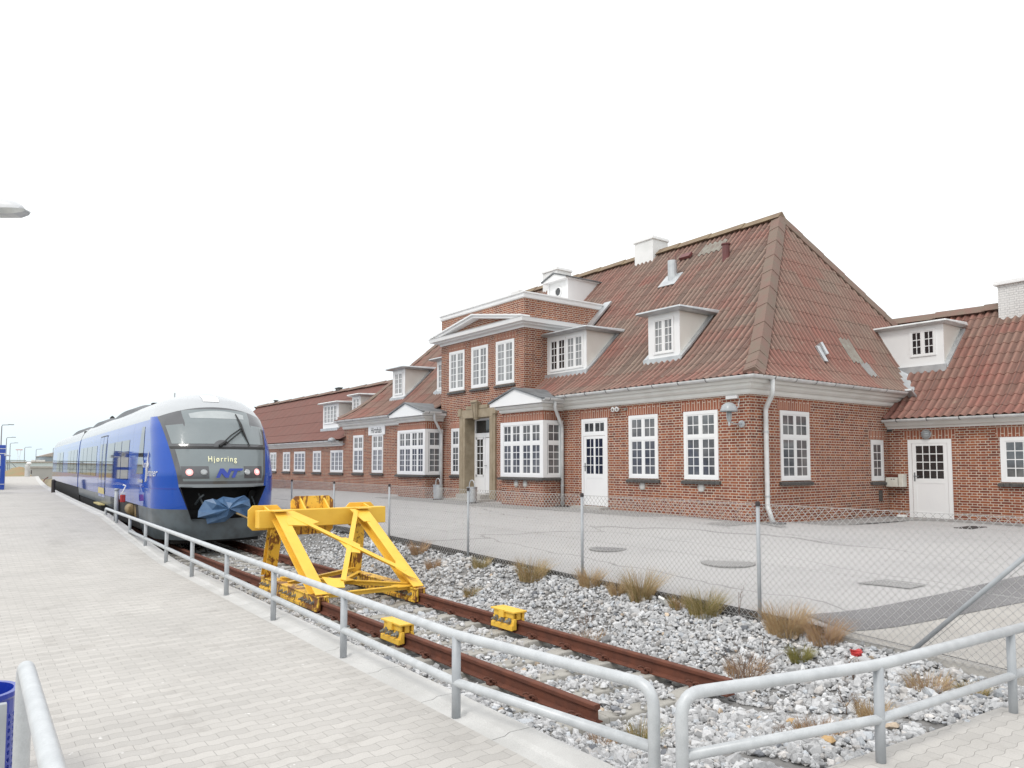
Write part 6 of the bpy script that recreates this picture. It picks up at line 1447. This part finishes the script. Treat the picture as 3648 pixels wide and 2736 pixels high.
t = thing('truss_bridge', 'low grey truss footbridge beyond the end of the platform', 'bridge', (6, 133, 0)); M['truss'] = paint('truss_steel', (.22,.25,.27), (.26,.29,.31), .5)
def bp(u, z): return (-6+u*16.4/16.4*1.0+ (u*.0), 134-.22*u, z)
g = MB(); g.beam(bp(0,2.66), bp(14.2,2.50), .3, .14); M['rail_green'] = paint('grey_green_rail', (.33,.38,.37), None, .5); g.build('top_chord', M['rail_green'], t)
g = MB(); g.beam(bp(0,.8), bp(14.2,.9), .2, .10); g.beam(bp(0,1.35), bp(14.2,1.4), .06, .06); g.build('bottom_chord', M['truss'], t)
g = MB()
for k in range(5):
    u = 1.2+2.7*k
    if u < 13.5: g.beam(bp(u, .8), bp(u, 2.6), .12, .12, (0,1,0))
    if u+1.2 < 13.5: g.beam(bp(u+.1, 2.55), bp(u+1.3, 1.2), .10, .10, (0,1,0)); g.beam(bp(u-.1, 2.55), bp(u-1.3, 1.2), .10, .10, (0,1,0))
g.build('strut', M['truss'], t)
t = thing('barrier_wall', 'plain light grey concrete block wall at the end of the track', 'wall', (10.8, 141.5, 0)); g = MB(); g.box(9.5, 14.5, 141, 143, -.4, 1.32); M['cwall'] = paint('grey_wall', (.42,.42,.41), (.38,.38,.37), .85, scale=.5); g.build('block', M['cwall'], t); g = MB(); g.box(9.4, 14.6, 140.9, 143.1, 1.32, 1.62); g.build('coping', M['concrete'], t)
g = MB(); rows = []
for j in range(15):
    y = 108+j*2.2; rows.append([(x, y, -.4+max(0, (1.35+.75*math.exp(-((x-7.)/1.2)**2))*math.exp(-((y-121)/8.)**2)*min(1, max(0, (9.-x)/1.6))+.12*math.sin(x*3.1+y))) for x in np.linspace(-25, 9, 60)])
g.grid(rows); tag(g.build('hill', paint('dune_mound', (.30,.20,.11), (.25,.22,.12), .95, scale=.8, lo=.4, hi=.6), smooth=True), kind='structure')
t = thing('radio_mast', 'faint red and white lattice mast far away on the horizon', 'mast', (27, 480, 0)); g = MB()
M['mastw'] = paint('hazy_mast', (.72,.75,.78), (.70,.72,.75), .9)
for s in (-1, 1): g.tube([(26.6+s*1.0, 480, -.4), (26.8+s*.35, 480, 6), (26.8+s*.9, 480, 10)], .12, 5)
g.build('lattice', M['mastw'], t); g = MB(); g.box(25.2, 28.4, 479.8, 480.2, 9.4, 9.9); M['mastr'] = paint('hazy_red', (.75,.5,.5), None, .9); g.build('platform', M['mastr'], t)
# waiting shelter on the platform, seen mirrored in the flank of the train
t = thing('waiting_shelter', 'dark glazed waiting shelter on the platform, seen mirrored in the train side', 'shelter', (0, 60, .55))
for (a, b_) in ((52.5,57.),(57.3,62.),(62.3,68.)):
    g = MB(); g.box(.82,.86,a,b_,.75,2.7); g.build('glass_wall', M['winband'], t)
g = MB(); g.box(-1.6,1.15,52,68.5,2.75,2.95); g.build('roof', M['lead'], t)
for y in (52.4,57.15,62.15,68.1):
    g = MB(); g.box(.78,.90,y-.08,y+.08,.55,2.75); g.build('post', M['galv_post'], t)
t = thing('ticket_machine', 'blue ticket machine on the platform, seen mirrored in the train side', 'ticket machine', (1.0, 45, .55))
g = MB(); g.box(.4,1.1,44.3,45.6,.55,2.35); g.build('cabinet', M['signblue'], t, bevel=.03); g = MB(); g.box(1.09,1.115,44.5,45.4,1.35,2.0); g.build('screen', M['panel'], t); g = MB(); g.box(1.09,1.112,44.5,45.4,.9,1.2); g.build('tray', M['paper'], t)
